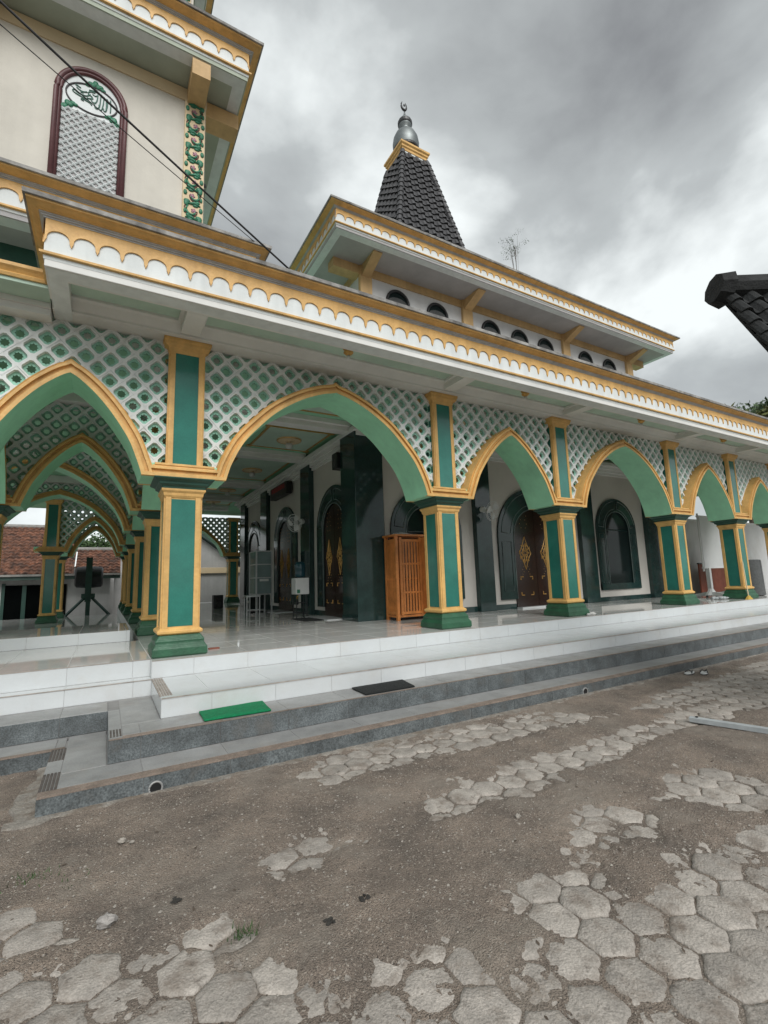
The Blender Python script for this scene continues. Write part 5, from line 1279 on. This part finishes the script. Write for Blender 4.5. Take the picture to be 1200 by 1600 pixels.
MB().extr([(2.4, 2.42), (5.6, 2.42), (3.4, 4.1), (2.4, 4.0)], lambda u, v, d: (u, d, v), 20.6, 20.8).build('gable', 'house', t)
MB().extr([(3.2, 4.25), (6.1, 2.3), (6.2, 2.42), (3.3, 4.4)], lambda u, v, d: (u, d, v), 20.2, 25).build('roof', 'eave', t)
# drum on stand
t = thing('drum_stand', (-1.35, 17.5, 0), 'large dark drum on a green trestle stand beyond the porch', 'drum')
dy = 17.2
mb = MB(); mb.lathe([(.34, -.5), (.42, -.44), (.46, 0), (.42, .44), (.34, .5)], 0, 0, 24); d_ = mb.build('drum', 'black', t, smooth=False); d_.matrix_parent_inverse = Matrix.Translation(-ORIG[t.name]) @ Matrix.Translation((-1.38, dy, 1.96)) @ Matrix.Rotation(R(90), 4, 'Y')
MB().box(-1.49, -1.27, dy - .55, dy - .43, .95, 2.75).build('upright', 'stand', t); MB().box(-1.62, -1.14, dy - .3, dy + .3, 1.1, 1.28).build('saddle', 'neck', t)
for s in (-1, 1): MB().tube([(-1.38 + s * .12, dy, 1.12), (-1.38 + s * .82, dy, .34)], .055, 4).build('leg', 'stand', t)
MB().box(-1.46, -1.30, dy - .06, dy + .06, .3, 1.12).build('post', 'stand', t); MB().box(-2.25, -.5, dy - .08, dy + .08, .24, .36).build('foot_beam', 'stand', t)
struct(MB().box(-6, 3, 16.9, 18.2, 0, .24).build('back_kerb', 'wtile'))

# ---- trees
def tree(loc, h, cr, label, seed, m='leaf', n=2600, ls=.22, squash=.8, tk=1.0):
    rr = random.Random(seed); t = thing('tree', loc, label, 'tree', 'trees behind the mosque'); x, y, z = loc
    tr_ = MB(); top = Vector((x, y, z + h - cr * .9)); tr_.tube([(x, y, z), (x + .1, y, z + h * .4), top], [h * .03 * tk, h * .022 * tk, h * .012 * tk], 8)
    cl = MB(); cs = []
    for k in range(16):
        a = rr.uniform(0, 6.28); q = rr.random() ** .5; p = Vector((x + cr * q * math.cos(a), y + cr * q * math.sin(a), z + h - cr * squash + rr.uniform(-.75, .75) * cr * squash)); cs.append((p, cr * rr.uniform(.25, .5)))
        tr_.tube([top - Vector((0, 0, rr.uniform(0, h * .2))), (top + p) / 2 + Vector((0, 0, .1)), p], [h * .008 * tk, h * .006 * tk, h * .002 * tk], 5)
    tr_.build('trunk', 'bark', t)
    for k in range(n):
        p, r_ = rr.choice(cs); v = Vector((rr.gauss(0, 1), rr.gauss(0, 1), rr.gauss(0, .8))); v = v.normalized() * r_ * rr.random() ** .4
        c = p + v; a = Vector((rr.gauss(0, 1), rr.gauss(0, 1), rr.gauss(0, 1))).normalized(); b_ = a.orthogonal().normalized(); s = ls * rr.uniform(.6, 1.3)
        cl.add([c - a * s, c + b_ * s * .45, c + a * s, c - b_ * s * .45], [(0, 1, 2, 3)])
    cl.build('crown', m, t)
tree((-1.2, 34.0, 0), 5.2, 1.5, 'round green tree seen through the far porch arch', 1, ls=.16)
tree((45.3, 12.0, 0), 15.9, 2.6, 'yellowish tree top above the far right end of the eave', 2, 'leafy', 2400, .28)
tree((47.6, 11.0, 0), 16.0, 2.8, 'dark green tree top at the right edge above the eave', 3, 'leaf', 2600, .28)
tree((28.2, 19.6, 0), 30.3, 1.0, 'thin wispy tree tip rising behind the upper roof', 4, 'leaf', 420, .085, 1.0, tk=.045)
